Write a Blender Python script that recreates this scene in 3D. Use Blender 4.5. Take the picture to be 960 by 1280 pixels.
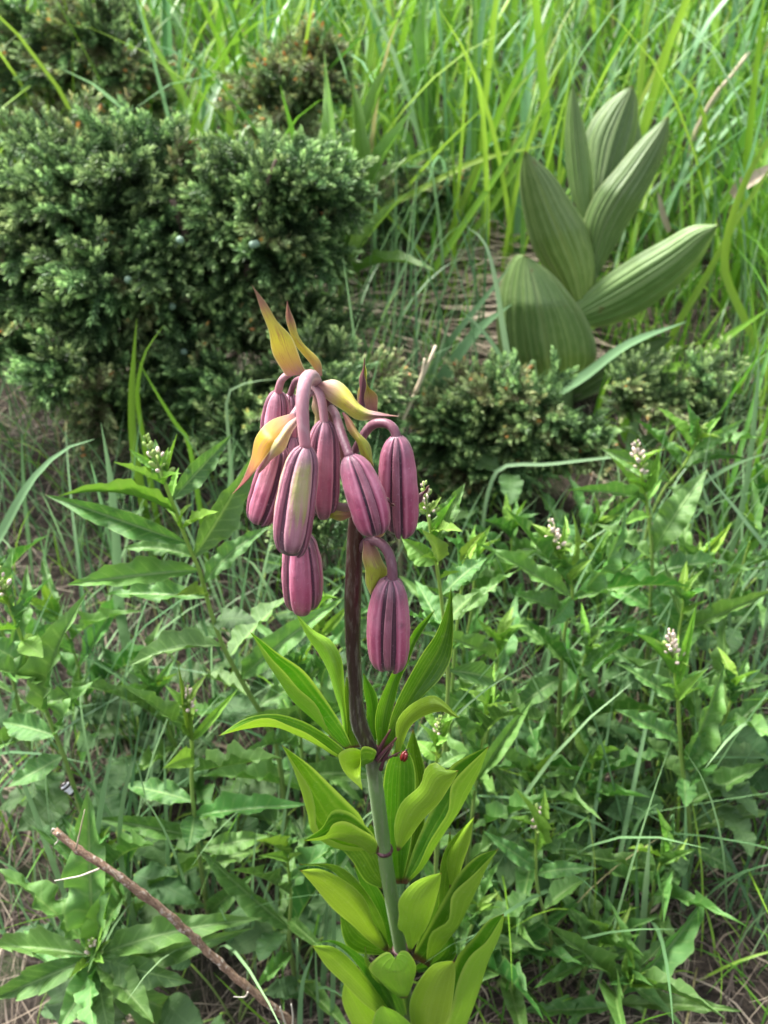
import bpy, math, random
import numpy as np
from mathutils import Matrix, Vector

# ------------------------------------------------------------------ camera
sc = bpy.context.scene
for o in list(bpy.data.objects):
    bpy.data.objects.remove(o)
FPX = 1065.0                       # focal length in pixels of a 960 x 1280 frame
PITCH = math.radians(30)
CAM = np.array((0.0, 0.0, 0.80))
cd = bpy.data.cameras.new('camera')
cam = bpy.data.objects.new('camera', cd)
sc.collection.objects.link(cam)
cam.location = CAM
cam.rotation_euler = (math.pi / 2 - PITCH, 0, 0)
cd.sensor_fit = 'VERTICAL'
cd.sensor_height = 36.0
cd.lens = 36.0 * FPX / 1280.0
cd.clip_start = 0.02
cd.clip_end = 200
cd.dof.use_dof = True
cd.dof.focus_distance = 0.425
cd.dof.aperture_fstop = 11.0
sc.camera = cam

# ------------------------------------------------------------------ light
SUN_EL, SUN_AZ = math.radians(58), math.radians(-62)     # azimuth from +Y, clockwise
w = bpy.data.worlds.new('World'); sc.world = w; w.use_nodes = True
nt = w.node_tree
bg = nt.nodes['Background']
sky = nt.nodes.new('ShaderNodeTexSky'); sky.sky_type = 'NISHITA'; sky.sun_disc = False
sky.sun_elevation = SUN_EL; sky.sun_rotation = SUN_AZ
sky.air_density = 1.0; sky.dust_density = 4.0; sky.ozone_density = 0.6
hz = nt.nodes.new('ShaderNodeHueSaturation'); hz.inputs['Saturation'].default_value = 0.40   # thin white cloud cover
nt.links.new(sky.outputs[0], hz.inputs['Color']); nt.links.new(hz.outputs[0], bg.inputs[0]); bg.inputs[1].default_value = 0.095
sd = bpy.data.lights.new('sun', 'SUN'); sd.energy = 2.8; sd.angle = math.radians(22)
sd.color = (1.0, 0.965, 0.91)
sun = bpy.data.objects.new('sun', sd); sc.collection.objects.link(sun)
sdir = Vector((math.sin(SUN_AZ) * math.cos(SUN_EL), math.cos(SUN_AZ) * math.cos(SUN_EL), math.sin(SUN_EL)))
sun.rotation_euler = sdir.to_track_quat('Z', 'Y').to_euler()
sun.location = (-2, 1, 4)
vs = sc.view_settings
vs.view_transform = 'Standard'; vs.look = 'None'; vs.gamma = 1.0; vs.exposure = 1.90
vs.use_curve_mapping = False
sc.render.engine = 'CYCLES'
sc.cycles.use_denoising = True
sc.cycles.max_bounces = 8; sc.cycles.diffuse_bounces = 4; sc.cycles.transmission_bounces = 4
sc.cycles.glossy_bounces = 2

# ------------------------------------------------------------------ helpers
COL = sc.collection
CP, SP = math.cos(PITCH), math.sin(PITCH)

def at(px, py, Y):
    """Point at world distance Y (along the ground) seen in direction of a photo position."""
    u = (px - 480) / FPX; v = (640 - py) / FPX
    s = Y / (CP + v * SP)
    return CAM + s * np.array((u, CP + v * SP, -SP + v * CP))

def depth(px, py, Y):
    v = (640 - py) / FPX
    return Y / (CP + v * SP)

def proj(p):
    d = np.asarray(p) - CAM
    z = d[..., 1] * CP - d[..., 2] * SP
    u = d[..., 0]; v = d[..., 1] * SP + d[..., 2] * CP
    return 480 + FPX * u / z, 640 - FPX * v / z

_gy = [-6, 0, .3, .45, .7, 1.0, 1.3, 2.0, 3.0, 6.0, 12.0, 40.0]
_gz = [-1.2, -.10, -.04, 0.0, .12, .285, .42, .68, 1.02, 2.1, 4.4, 15.0]
def ground_z(x, y):
    x = np.asarray(x, float); y = np.asarray(y, float)
    a = 0.0
    for k in (-.06, -.03, 0, .03, .06):
        a = a + np.interp(y + k, _gy, _gz)
    a = a / 5
    a = a + .018 * np.sin(3.1 * x + 1.7 * y) + .012 * np.sin(7.3 * x - 4.1 * y + 1) + .006 * np.sin(17 * x + 13 * y)
    return a

def setp(o, label=None, cat=None, group=None, kind=None):
    if label: o['label'] = label
    if cat: o['category'] = cat
    if group: o['group'] = group
    if kind: o['kind'] = kind
    return o

def empty(name, loc, label=None, cat=None, group=None):
    o = bpy.data.objects.new(name, None); COL.objects.link(o)
    o.location = [float(c) for c in loc]; o.empty_display_size = 0.02
    return setp(o, label, cat, group)

def make_mesh(name, V, F, mat, uv=None, attr=None, smooth=True):
    """F: one (m,k) index array or a list of such arrays."""
    V = np.asarray(V, np.float32)
    if not isinstance(F, (list, tuple)): F = [F]
    F = [np.asarray(f, np.int32) for f in F if len(f)]
    me = bpy.data.meshes.new(name)
    me.vertices.add(len(V)); me.vertices.foreach_set('co', V.ravel())
    loops = np.concatenate([f.ravel() for f in F])
    cnt = np.concatenate([np.full(len(f), f.shape[1], np.int32) for f in F])
    me.loops.add(len(loops)); me.loops.foreach_set('vertex_index', loops)
    me.polygons.add(len(cnt))
    st = np.concatenate([[0], np.cumsum(cnt)[:-1]]).astype(np.int32)
    me.polygons.foreach_set('loop_start', st)
    me.polygons.foreach_set('loop_total', cnt)
    me.polygons.foreach_set('use_smooth', np.full(len(cnt), smooth, bool))
    if uv is not None:
        l = me.uv_layers.new(name='UVMap')
        l.data.foreach_set('uv', np.asarray(uv, np.float32)[loops].ravel())
    if attr:
        for k, a in attr.items():
            t = me.attributes.new(k, 'FLOAT', 'POINT')
            t.data.foreach_set('value', np.asarray(a, np.float32))
    me.update(calc_edges=True); me.validate()
    if mat: me.materials.append(mat)
    return me

def link(name, me, parent=None, mw=None):
    o = bpy.data.objects.new(name, me); COL.objects.link(o)
    if parent: o.parent = parent
    if mw is not None: o.matrix_local = mw
    return o

def root_of(o):
    while o.parent: o = o.parent
    return o

def part(name, V, F, mat, parent, uv=None, attr=None, smooth=True):
    """mesh given in world space, hung under a thing (or one of its parts)"""
    V = np.asarray(V, float) - np.array(root_of(parent).location)
    return link(name, make_mesh(name, V, F, mat, uv, attr, smooth), parent)

def grid_faces(n, m, flip=False):
    i = np.arange(n - 1)[:, None]; j = np.arange(m - 1)[None, :]
    a = (i * m + j).ravel()
    f = np.stack([a, a + 1, a + m + 1, a + m], 1)
    return f[:, ::-1] if flip else f

def crom(P, n):
    """smooth curve through control points, n samples by chord length"""
    P = np.asarray(P, float)
    if len(P) == 2:
        t = np.linspace(0, 1, n)[:, None]; return P[0] * (1 - t) + P[1] * t
    d = np.linalg.norm(np.diff(P, axis=0), axis=1); d = np.maximum(d, 1e-9)
    s = np.concatenate([[0], np.cumsum(d)])
    m = np.empty_like(P)
    m[1:-1] = (P[2:] - P[:-2]) / (s[2:] - s[:-2])[:, None]
    m[0] = (P[1] - P[0]) / d[0]; m[-1] = (P[-1] - P[-2]) / d[-1]
    x = np.linspace(0, s[-1], n); k = np.clip(np.searchsorted(s, x, 'right') - 1, 0, len(d) - 1)
    h = d[k]; t = ((x - s[k]) / h)[:, None]; h = h[:, None]
    return ((2*t**3 - 3*t**2 + 1) * P[k] + (t**3 - 2*t**2 + t) * h * m[k]
            + (-2*t**3 + 3*t**2) * P[k+1] + (t**3 - t**2) * h * m[k+1])

def tube(P, R, k=8, cap=True, rough=0.0, seed=0):
    P = np.asarray(P, float); n = len(P); R = np.broadcast_to(np.asarray(R, float), (n,))
    T = np.gradient(P, axis=0); T /= np.linalg.norm(T, axis=1)[:, None] + 1e-12
    a = np.array((0, 0, 1.0)) if abs(T[0][2]) < .9 else np.array((1.0, 0, 0))
    N = np.cross(T[0], a); N /= np.linalg.norm(N); V = []
    th = np.arange(k) * 2 * math.pi / k
    rs = np.random.RandomState(seed)
    for i in range(n):
        N = N - T[i] * N.dot(T[i]); N /= np.linalg.norm(N)
        B = np.cross(T[i], N)
        rr = R[i] * (1 + rough * (rs.rand(k) - .5))
        V.append(P[i] + (np.cos(th) * rr)[:, None] * N + (np.sin(th) * rr)[:, None] * B)
    V = np.concatenate(V)
    i = np.arange(n - 1)[:, None]; j = np.arange(k)[None, :]
    a_ = (i * k + j).ravel(); b_ = (i * k + (j + 1) % k).ravel()
    F = [np.stack([a_, b_, b_ + k, a_ + k], 1)]
    if cap:
        F.append(np.arange(k)[::-1][None, :]); F.append((np.arange(k) + (n - 1) * k)[None, :])
    uv = np.stack([np.tile(np.arange(k) / k, n), np.repeat(np.linspace(0, 1, n), k)], 1)
    return V, F, uv

class Bag:
    """collects surfaces into one mesh"""
    def __init__(s): s.V = []; s.F = []; s.uv = []; s.a = []; s.n = 0
    def add(s, V, F, uv, a=0.0):
        for f in (F if isinstance(F, (list, tuple)) else [F]): s.F.append(np.asarray(f) + s.n)
        s.V.append(V); s.uv.append(uv); s.a.append(np.broadcast_to(a, (len(V),))); s.n += len(V)
    def merged(s):
        ks = sorted({f.shape[1] for f in s.F})
        return np.concatenate(s.V), [np.concatenate([f for f in s.F if f.shape[1] == k]) for k in ks], np.concatenate(s.uv), np.concatenate(s.a)

# ------------------------------------------------------------------ materials
class NT:
    def __init__(s, name):
        s.m = bpy.data.materials.new(name); s.m.use_nodes = True
        s.t = s.m.node_tree; s.t.nodes.clear()
    def n(s, typ, ins=None, **kw):
        nd = s.t.nodes.new('ShaderNode' + typ)
        for k, v in kw.items(): setattr(nd, k, v)
        for k, v in (ins or {}).items():
            if hasattr(v, 'is_output'): s.t.links.new(v, nd.inputs[k])
            else: nd.inputs[k].default_value = v
        return nd
    def math(s, op, a, b=0.0, c=0.0, clamp=False):
        nd = s.n('Math', {0: a, 1: b, 2: c}, operation=op); nd.use_clamp = clamp
        return nd.outputs[0]
    def mix(s, f, a, b, blend='MIX'):
        nd = s.n('Mix', data_type='RGBA', blend_type=blend)
        for k, v in ((0, f), (6, a), (7, b)):
            if hasattr(v, 'is_output'): s.t.links.new(v, nd.inputs[k])
            else: nd.inputs[k].default_value = (*v, 1) if isinstance(v, tuple) and len(v) == 3 else v
        return nd.outputs[2]
    def step(s, x, a, b):
        nd = s.n('MapRange', {0: x, 1: a, 2: b, 3: 0.0, 4: 1.0}, interpolation_type='SMOOTHSTEP')
        return nd.outputs[0]
    def ramp(s, x, stops):
        nd = s.n('ValToRGB', {0: x}); r = nd.color_ramp
        while len(r.elements) < len(stops): r.elements.new(.5)
        for e, (p, c) in zip(r.elements, stops): e.position = p; e.color = (*c, 1)
        return nd.outputs[0]
    def noise(s, vec, scale, detail=3.0, rough=.55):
        return s.n('TexNoise', {'Vector': vec, 'Scale': scale, 'Detail': detail, 'Roughness': rough}).outputs[0]
    def out(s, shader, disp=None):
        o = s.n('OutputMaterial', {0: shader}); return s.m
    def coords(s):
        return s.n('TexCoord')

def leaf_mat(name, top, under, vein, mode='pinnate', rough=.42, transl=.28, veins=9.0, vein_amt=.35, rim=0.0,
             tip=None, base=None, bump=.25, spec=.5, mott=.25, spot=None, sheen=0.0, hue=.35):
    s = NT(name); tc = s.coords(); uv = tc.outputs['UV']
    sep = s.n('SeparateXYZ', {0: uv}); u, v = sep.outputs[0], sep.outputs[1]
    au = s.math('ABSOLUTE', s.math('MULTIPLY_ADD', u, 2.0, -1.0))
    back = s.n('NewGeometry').outputs['Backfacing']
    rnd = s.n('ObjectInfo').outputs['Random']
    col = s.mix(back, top, under)
    # a yellower / bluer cast from leaf to leaf
    g = s.n('HueSaturation', {'Hue': s.math('MULTIPLY_ADD', rnd, .035 * hue / .35, .5 - .0175 * hue / .35), 'Saturation': 1.0,
            'Value': s.math('MULTIPLY_ADD', s.math('FRACT', s.math('MULTIPLY', rnd, 7.31)), .45, .78), 'Color': col}).outputs[0]
    nz = s.noise(tc.outputs['Object'], 60.0, 4.0, .6)
    nz2 = s.noise(tc.outputs['Object'], 420.0, 2.0, .6)
    col = s.mix(s.math('MULTIPLY', s.step(nz, .35, .75), mott), g, s.mix(.5, g, vein))
    mid = s.math('SUBTRACT', 1.0, s.step(au, .02, .10))
    if mode == 'pinnate':
        ph = s.math('SUBTRACT', s.math('MULTIPLY', v, veins), s.math('MULTIPLY', au, 1.1))
        la = s.math('ABSOLUTE', s.math('MULTIPLY_ADD', s.math('FRACT', ph), 2.0, -1.0))
        lat = s.math('MULTIPLY', s.math('SUBTRACT', 1.0, s.step(la, .03, .30)), s.math('SUBTRACT', 1.0, s.step(au, .6, .95)))
        lat = s.math('MULTIPLY', lat, .45)
        vm = s.math('MAXIMUM', mid, lat)
    else:
        wob = s.math('MULTIPLY_ADD', nz, .05, u)
        la = s.math('ABSOLUTE', s.math('MULTIPLY_ADD', s.math('FRACT', s.math('MULTIPLY', wob, veins)), 2.0, -1.0))
        lat = s.math('MULTIPLY', s.math('SUBTRACT', 1.0, s.step(la, .0, .45)), .6)
        vm = s.math('MAXIMUM', s.math('MULTIPLY', mid, .7), lat)
    col = s.mix(s.math('MULTIPLY', vm, vein_amt), col, vein)
    if rim: col = s.mix(s.math('MULTIPLY', s.step(au, .90, .985), rim), col, vein)
    if base: col = s.mix(s.math('SUBTRACT', 1.0, s.step(v, base[1] * .3, base[1])), col, base[0])
    if tip: col = s.mix(s.step(v, tip[1], min(1.0, tip[1] + .06)), col, tip[0])
    if spot: col = s.mix(s.math('MULTIPLY', s.step(s.noise(tc.outputs['Object'], spot[2], 2.0), spot[1], spot[1] + .06), .8), col, spot[0])
    col = s.mix(s.math('MULTIPLY', s.step(nz2, .55, .8), .12), col, (.5, .6, .4))
    h = s.math('ADD', s.math('MULTIPLY', vm, -.6), s.math('MULTIPLY', nz2, .5))
    bm = s.n('Bump', {'Strength': bump, 'Distance': .0012, 'Height': h}).outputs[0]
    p = s.n('BsdfPrincipled', {'Base Color': col, 'Roughness': s.math('MULTIPLY_ADD', nz, .25, rough - .12), 'Normal': bm, 'Specular IOR Level': spec})
    tr = s.n('BsdfTranslucent', {'Color': s.mix(.6, col, s.mix(1.0, col, (1.0, 1.0, .25), 'MULTIPLY')), 'Normal': bm})
    return s.out(s.n('MixShader', {0: transl, 1: p.outputs[0], 2: tr.outputs[0]}).outputs[0])

M = {}
M['lily_leaf'] = leaf_mat('lily_leaf', (.070, .215, .008), (.26, .475, .03), (.42, .60, .10), 'parallel', rough=.40, transl=.28,
                          veins=8, vein_amt=.26, rim=.8, tip=((.22, .13, .03), .965), base=((.10, .05, .03), .06), bump=.35, hue=.3)
M['herb_leaf'] = leaf_mat('herb_leaf', (.052, .190, .026), (.11, .27, .058), (.30, .48, .15), 'pinnate', rough=.31, transl=.27, spec=.65,
                          veins=10, vein_amt=.78, rim=.4, tip=((.30, .20, .10), .985), bump=.5, mott=.35)
M['herb_leaf_fresh'] = leaf_mat('herb_leaf_fresh', (.16, .36, .035), (.22, .42, .06), (.34, .50, .14), 'pinnate', rough=.45, transl=.3,
                          veins=9, vein_amt=.5, rim=.2, bump=.4)
M['low_leaf'] = leaf_mat('low_leaf', (.040, .125, .026), (.075, .17, .05), (.13, .24, .08), 'pinnate', rough=.48, transl=.25,
                          veins=8, vein_amt=.45, bump=.4, spot=((.10, .07, .03), .68, 90))
M['broad_leaf'] = leaf_mat('broad_leaf', (.13, .31, .045), (.18, .36, .08), (.32, .48, .16), 'parallel', rough=.36, transl=.32, veins=7, vein_amt=.4, spec=.6, bump=.3)
M['hellebore_leaf'] = leaf_mat('hellebore_leaf', (.092, .175, .042), (.128, .215, .060), (.34, .43, .19), 'parallel', rough=.46, transl=.15,
                          veins=15, vein_amt=.6, rim=.5, tip=((.22, .25, .06), .975), bump=.4, mott=.3, spot=((.16, .12, .04), .72, 60), hue=.1)

def bract_mat(name, stops, streak):
    s = NT(name); tc = s.coords()
    sep = s.n('SeparateXYZ', {0: tc.outputs['UV']}); u, v = sep.outputs[0], sep.outputs[1]
    sv = s.n('Mapping', {0: tc.outputs['UV'], 3: (9.0, 1.6, 1.0)}).outputs[0]
    st = s.noise(sv, 2.2, 4.0, .65)
    nz = s.noise(tc.outputs['Object'], 130.0, 4.0, .6)
    col = s.ramp(s.math('ADD', v, s.math('MULTIPLY_ADD', st, .24, -.12)), stops)
    col = s.mix(s.math('MULTIPLY', s.step(st, .52, .64), .8), col, streak)
    col = s.mix(s.math('MULTIPLY', s.step(nz, .6, .75), .4), col, (.20, .07, .03))
    au = s.math('ABSOLUTE', s.math('MULTIPLY_ADD', u, 2.0, -1.0))
    col = s.mix(s.math('MULTIPLY', s.step(au, .88, .98), .5), col, (.6, .58, .30))
    back = s.n('NewGeometry').outputs['Backfacing']
    col = s.mix(s.math('MULTIPLY', back, .45), col, (.50, .34, .30))
    bm = s.n('Bump', {'Strength': .35, 'Distance': .001, 'Height': st}).outputs[0]
    p = s.n('BsdfPrincipled', {'Base Color': col, 'Roughness': .45, 'Normal': bm})
    tr = s.n('BsdfTranslucent', {'Color': col})
    return s.out(s.n('MixShader', {0: .25, 1: p.outputs[0], 2: tr.outputs[0]}).outputs[0])
M['bract'] = bract_mat('bract', [(0, (.30, .13, .12)), (.14, (.42, .26, .06)), (.38, (.52, .46, .04)), (.60, (.42, .36, .05)), (.76, (.26, .12, .08)), (1, (.20, .07, .07))], (.30, .14, .05))
M['bract_orange'] = bract_mat('bract_orange', [(0, (.42, .18, .20)), (.16, (.52, .30, .12)), (.36, (.64, .36, .02)), (.56, (.56, .28, .06)), (.74, (.22, .06, .06)), (1, (.16, .04, .04))], (.46, .22, .10))
M['bract_green'] = bract_mat('bract_green', [(0, (.26, .09, .12)), (.25, (.40, .22, .12)), (.5, (.40, .42, .05)), (.85, (.36, .42, .05)), (1, (.40, .33, .12))], (.26, .12, .08))
M['bract_pinkbase'] = bract_mat('bract_pinkbase', [(0, (.40, .18, .22)), (.16, (.50, .34, .22)), (.34, (.52, .50, .06)), (.58, (.48, .50, .10)), (.72, (.36, .20, .22)), (.9, (.22, .09, .11)), (1, (.30, .18, .10))], (.40, .20, .12))
M['bract_dark'] = bract_mat('bract_dark', [(0, (.10, .03, .05)), (.5, (.13, .045, .06)), (1, (.16, .06, .05))], (.06, .03, .04))

def bud_mat(name, main, pale, dark, cream=None):
    s = NT(name); tc = s.coords()
    sep = s.n('SeparateXYZ', {0: tc.outputs['UV']}); u, v = sep.outputs[0], sep.outputs[1]
    au = s.math('ABSOLUTE', s.math('MULTIPLY_ADD', u, 2.0, -1.0))
    ob = tc.outputs['Object']
    n1 = s.noise(ob, 110.0, 4.0, .6); n2 = s.noise(ob, 900.0, 3.0, .6)
    sv = s.n('Mapping', {0: tc.outputs['UV'], 3: (3.2, 1.1, 1.0)}).outputs[0]
    st = s.noise(s.n('VectorMath', {0: sv, 1: s.n('ObjectInfo').outputs['Location']}, operation='ADD').outputs[0], 2.4, 3.0, .5)
    rnd = s.n('ObjectInfo').outputs['Random']
    vw = s.math('ADD', v, s.math('MULTIPLY_ADD', n1, .30, -.15))
    mid_ = tuple((a * 2 + b) / 3 for a, b in zip(main, pale))
    col = s.ramp(vw, [(0.0, tuple(c * .75 + .03 for c in dark)), (.14, tuple((a + b) / 2 for a, b in zip(dark, pale))), (.36, pale), (.6, main), (.82, tuple(c * .8 for c in main)), (1.0, dark)])
    col = s.mix(s.math('MULTIPLY', s.step(st, .42, .62), .55), col, mid_)
    col = s.mix(s.math('MULTIPLY', s.step(n1, .50, .72), .35), col, dark)
    if cream:
        col = s.mix(s.math('MULTIPLY', s.math('MULTIPLY', s.step(s.math('MULTIPLY_ADD', n1, .5, v), .30, .52), s.math('SUBTRACT', 1.0, s.step(s.math('MULTIPLY_ADD', st, .9, v), .80, 1.22))), s.math('SUBTRACT', 1.0, s.step(s.math('MULTIPLY_ADD', st, .5, au), .6, 1.15))), col,
                    s.mix(s.step(n1, .4, .6), cream[0], cream[1]))
    vd = s.math('ADD', v, s.math('MULTIPLY_ADD', n1, .16, -.08))
    col = s.mix(s.math('MULTIPLY', s.math('SUBTRACT', 1.0, s.step(vd, .02, .24)), .75), col, (.21, .11, .15))
    col = s.mix(s.math('MULTIPLY', s.step(vd, .82, 1.0), .75), col, (.13, .05, .085))
    n3 = s.noise(ob, 48.0, 2.0)
    col = s.mix(s.math('MULTIPLY', s.step(n3, .64, .74), .75), col, (.09, .035, .06))
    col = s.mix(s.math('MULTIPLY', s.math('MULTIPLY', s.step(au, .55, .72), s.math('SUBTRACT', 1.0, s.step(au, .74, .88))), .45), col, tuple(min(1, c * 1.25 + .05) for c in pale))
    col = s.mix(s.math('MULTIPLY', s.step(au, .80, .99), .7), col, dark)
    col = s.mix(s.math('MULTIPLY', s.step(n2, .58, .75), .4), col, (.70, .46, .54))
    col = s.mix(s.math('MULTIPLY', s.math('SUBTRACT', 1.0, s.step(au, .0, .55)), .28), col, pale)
    h = s.math('ADD', s.math('MULTIPLY', st, .5), s.math('MULTIPLY', n1, 1.0))
    bm = s.n('Bump', {'Strength': .5, 'Distance': .0014, 'Height': h}).outputs[0]
    p = s.n('BsdfPrincipled', {'Base Color': col, 'Roughness': .38, 'Normal': bm, 'Specular IOR Level': .55,
             'Subsurface Weight': .12, 'Subsurface Radius': (.004, .0015, .0015), 'Subsurface Scale': .6,
             'Sheen Weight': .10, 'Sheen Roughness': .4})
    return s.out(p.outputs[0])
M['bud_pink'] = bud_mat('bud_pink', (.50, .125, .215), (.64, .29, .37), (.25, .065, .11))
M['bud_rose'] = bud_mat('bud_rose', (.43, .075, .165), (.56, .19, .29), (.19, .04, .085))
M['bud_cream'] = bud_mat('bud_cream', (.48, .19, .27), (.58, .32, .36), (.24, .08, .13), ((.50, .47, .20), (.44, .46, .14)))
M['bud_core'] = bud_mat('bud_core', (.07, .02, .045), (.10, .03, .06), (.04, .012, .03))
M['bud_rib'] = bud_mat('bud_rib', (.27, .075, .125), (.38, .15, .21), (.11, .035, .06))

def stem_mat(name, stops, axis_noise=70.0, rough=.42, streak=(.4, .4, .4), amt=.2, sheen=0.0):
    s = NT(name); tc = s.coords()
    v = s.n('SeparateXYZ', {0: tc.outputs['UV']}).outputs[1]
    mp = s.n('Mapping', {0: tc.outputs['Object'], 3: (1.0, 1.0, .18)}).outputs[0]
    st = s.noise(mp, axis_noise * 6, 4.0, .6); nz = s.noise(tc.outputs['Object'], axis_noise, 3.0)
    col = s.ramp(s.math('ADD', v, s.math('MULTIPLY_ADD', nz, .04, -.02)), stops)
    col = s.mix(s.math('MULTIPLY', s.step(st, .45, .75), amt), col, streak)
    bm = s.n('Bump', {'Strength': .5, 'Distance': .0006, 'Height': st}).outputs[0]
    p = s.n('BsdfPrincipled', {'Base Color': col, 'Roughness': rough, 'Normal': bm, 'Sheen Weight': sheen, 'Sheen Roughness': .35})
    return s.out(p.outputs[0])
M['lily_stem'] = stem_mat('lily_stem', [(0, (.12, .19, .06)), (.36, (.15, .25, .075)), (.635, (.16, .26, .10)), (.665, (.050, .036, .034)), (.76, (.036, .018, .017)), (.88, (.060, .022, .017)), (1, (.13, .05, .05))], sheen=.12, rough=.27, streak=(.32, .30, .25), amt=.35)
M['pedicel'] = stem_mat('pedicel', [(0, (.12, .05, .06)), (.5, (.20, .085, .115)), (1, (.15, .05, .08))], rough=.42, sheen=.12, streak=(.38, .25, .28), amt=.4)
M['pedicel_pink'] = stem_mat('pedicel_pink', [(0, (.24, .12, .15)), (.5, (.42, .22, .26)), (1, (.46, .18, .23))], rough=.42, sheen=.12, streak=(.55, .42, .44), amt=.45)
M['node_ring'] = stem_mat('node_ring', [(0, (.06, .02, .03)), (1, (.10, .03, .04))])
M['herb_stem'] = stem_mat('herb_stem', [(0, (.16, .22, .07)), (.7, (.20, .31, .07)), (1, (.26, .42, .06))], streak=(.35, .3, .15), amt=.25)
M['hellebore_stem'] = stem_mat('hellebore_stem', [(0, (.10, .17, .05)), (1, (.14, .22, .08))])
M['bark'] = stem_mat('bark', [(0, (.075, .05, .04)), (1, (.14, .095, .075))], 40.0, .85, (.25, .20, .17), .35)
M['twig'] = stem_mat('twig', [(0, (.22, .14, .09)), (.6, (.26, .17, .11)), (1, (.22, .10, .06))], 60.0, .7, (.55, .48, .40), .75)
def twig_mat():
    s = NT('twig'); tc = s.coords()
    mp = s.n('Mapping', {0: tc.outputs['UV'], 3: (3.0, 26.0, 1.0)}).outputs[0]
    a = s.noise(mp, 3.0, 6.0, .7); b = s.noise(tc.outputs['Object'], 260.0, 5.0, .7); c = s.noise(tc.outputs['Object'], 60.0, 3.0)
    col = s.mix(s.step(a, .35, .65), (.15, .085, .055), (.34, .22, .145))
    col = s.mix(s.math('MULTIPLY', s.step(b, .52, .62), s.math('MULTIPLY_ADD', s.step(c, .4, .6), .7, .2)), col, (.60, .52, .44))
    col = s.mix(s.math('MULTIPLY', s.step(b, .38, .30), .7), col, (.04, .022, .018))
    bm = s.n('Bump', {'Strength': .9, 'Distance': .0012, 'Height': s.math('ADD', a, b)}).outputs[0]
    return s.out(s.n('BsdfPrincipled', {'Base Color': col, 'Roughness': .75, 'Normal': bm}).outputs[0])
M['twig'] = twig_mat()
M['pale_straw'] = stem_mat('pale_straw', [(0, (.42, .33, .22)), (1, (.55, .46, .33))], 40.0, .6, (.66, .58, .45), .5)
M['white_thread'] = stem_mat('white_thread', [(0, (.42, .36, .28)), (1, (.60, .56, .48))])

def simple(name, col, rough=.4, spec=.5, noise=.2):
    s = NT(name); tc = s.coords(); nz = s.noise(tc.outputs['Object'], 500.0, 3.0)
    c = s.mix(s.math('MULTIPLY', s.step(nz, .4, .7), noise), col, tuple(min(1, x * 1.6 + .02) for x in col))
    return s.out(s.n('BsdfPrincipled', {'Base Color': c, 'Roughness': rough, 'Specular IOR Level': spec}).outputs[0])
M['beetle_red'] = simple('beetle_red', (.15, .008, .008), .2, .6)
M['beetle_dark'] = simple('beetle_dark', (.02, .012, .012), .3)
M['flower_bud'] = simple('flower_bud', (.66, .52, .46), .55, .3, .5)
M['flower_bud_green'] = simple('flower_bud_green', (.30, .42, .12), .5, .4, .4)
M['insect_white'] = simple('insect_white', (.62, .61, .66), .6)
M['berry'] = simple('berry', (.20, .30, .22), .5, .4, .3)

def attr_mat(name, attr, stops, rough=.45, transl=.25, nscale=8.0, namt=.3, rampv=None, obj_var=.25):
    s = NT(name); tc = s.coords()
    a = s.n('Attribute', attribute_name=attr).outputs['Fac']
    col = s.ramp(a, stops)
    v = s.n('SeparateXYZ', {0: tc.outputs['UV']}).outputs[1]
    if rampv: col = s.mix(s.math('SUBTRACT', 1.0, s.step(v, 0.0, rampv[1])), col, rampv[0])
    nz = s.noise(tc.outputs['Object'], nscale, 3.0)
    rnd = s.n('ObjectInfo').outputs['Random']
    val = s.math('ADD', s.math('MULTIPLY_ADD', nz, namt * 2, 1 - namt), s.math('MULTIPLY_ADD', rnd, obj_var, -obj_var / 2))
    col = s.n('HueSaturation', {'Hue': s.math('MULTIPLY_ADD', rnd, .03, .485), 'Value': val, 'Color': col}).outputs[0]
    p = s.n('BsdfPrincipled', {'Base Color': col, 'Roughness': rough})
    tr = s.n('BsdfTranslucent', {'Color': col})
    return s.out(s.n('MixShader', {0: transl, 1: p.outputs[0], 2: tr.outputs[0]}).outputs[0])
M['grass'] = attr_mat('grass', 'tint', [(0, (.055, .16, .026)), (.3, (.115, .29, .026)), (.6, (.21, .42, .035)), (.9, (.32, .52, .06)), (.93, (.42, .36, .18)), (1, (.48, .42, .26))], .42, .36, 6.0, .25, ((.20, .22, .06), .12))
M['grass_blue'] = attr_mat('grass_blue', 'tint', [(0, (.08, .19, .08)), (.5, (.17, .33, .14)), (.8, (.28, .46, .22)), (.95, (.38, .54, .30)), (1, (.46, .44, .28))], .38, .3, 6.0, .25, ((.18, .20, .08), .1))
M['straw'] = attr_mat('straw', 'tint', [(0, (.06, .045, .034)), (.4, (.14, .105, .078)), (.75, (.30, .235, .165)), (1, (.50, .42, .31))], .65, .1, 10.0, .3)
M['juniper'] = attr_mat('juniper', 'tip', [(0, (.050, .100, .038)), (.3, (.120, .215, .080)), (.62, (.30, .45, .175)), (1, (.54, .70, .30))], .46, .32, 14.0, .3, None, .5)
M['juniper_dry'] = attr_mat('juniper_dry', 'tip', [(0, (.14, .12, .06)), (.22, (.20, .28, .11)), (.5, (.42, .54, .24)), (.8, (.62, .64, .30)), (.9, (.68, .42, .10)), (1, (.66, .30, .10))], .5, .15, 40.0, .35, None, .5)

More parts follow.
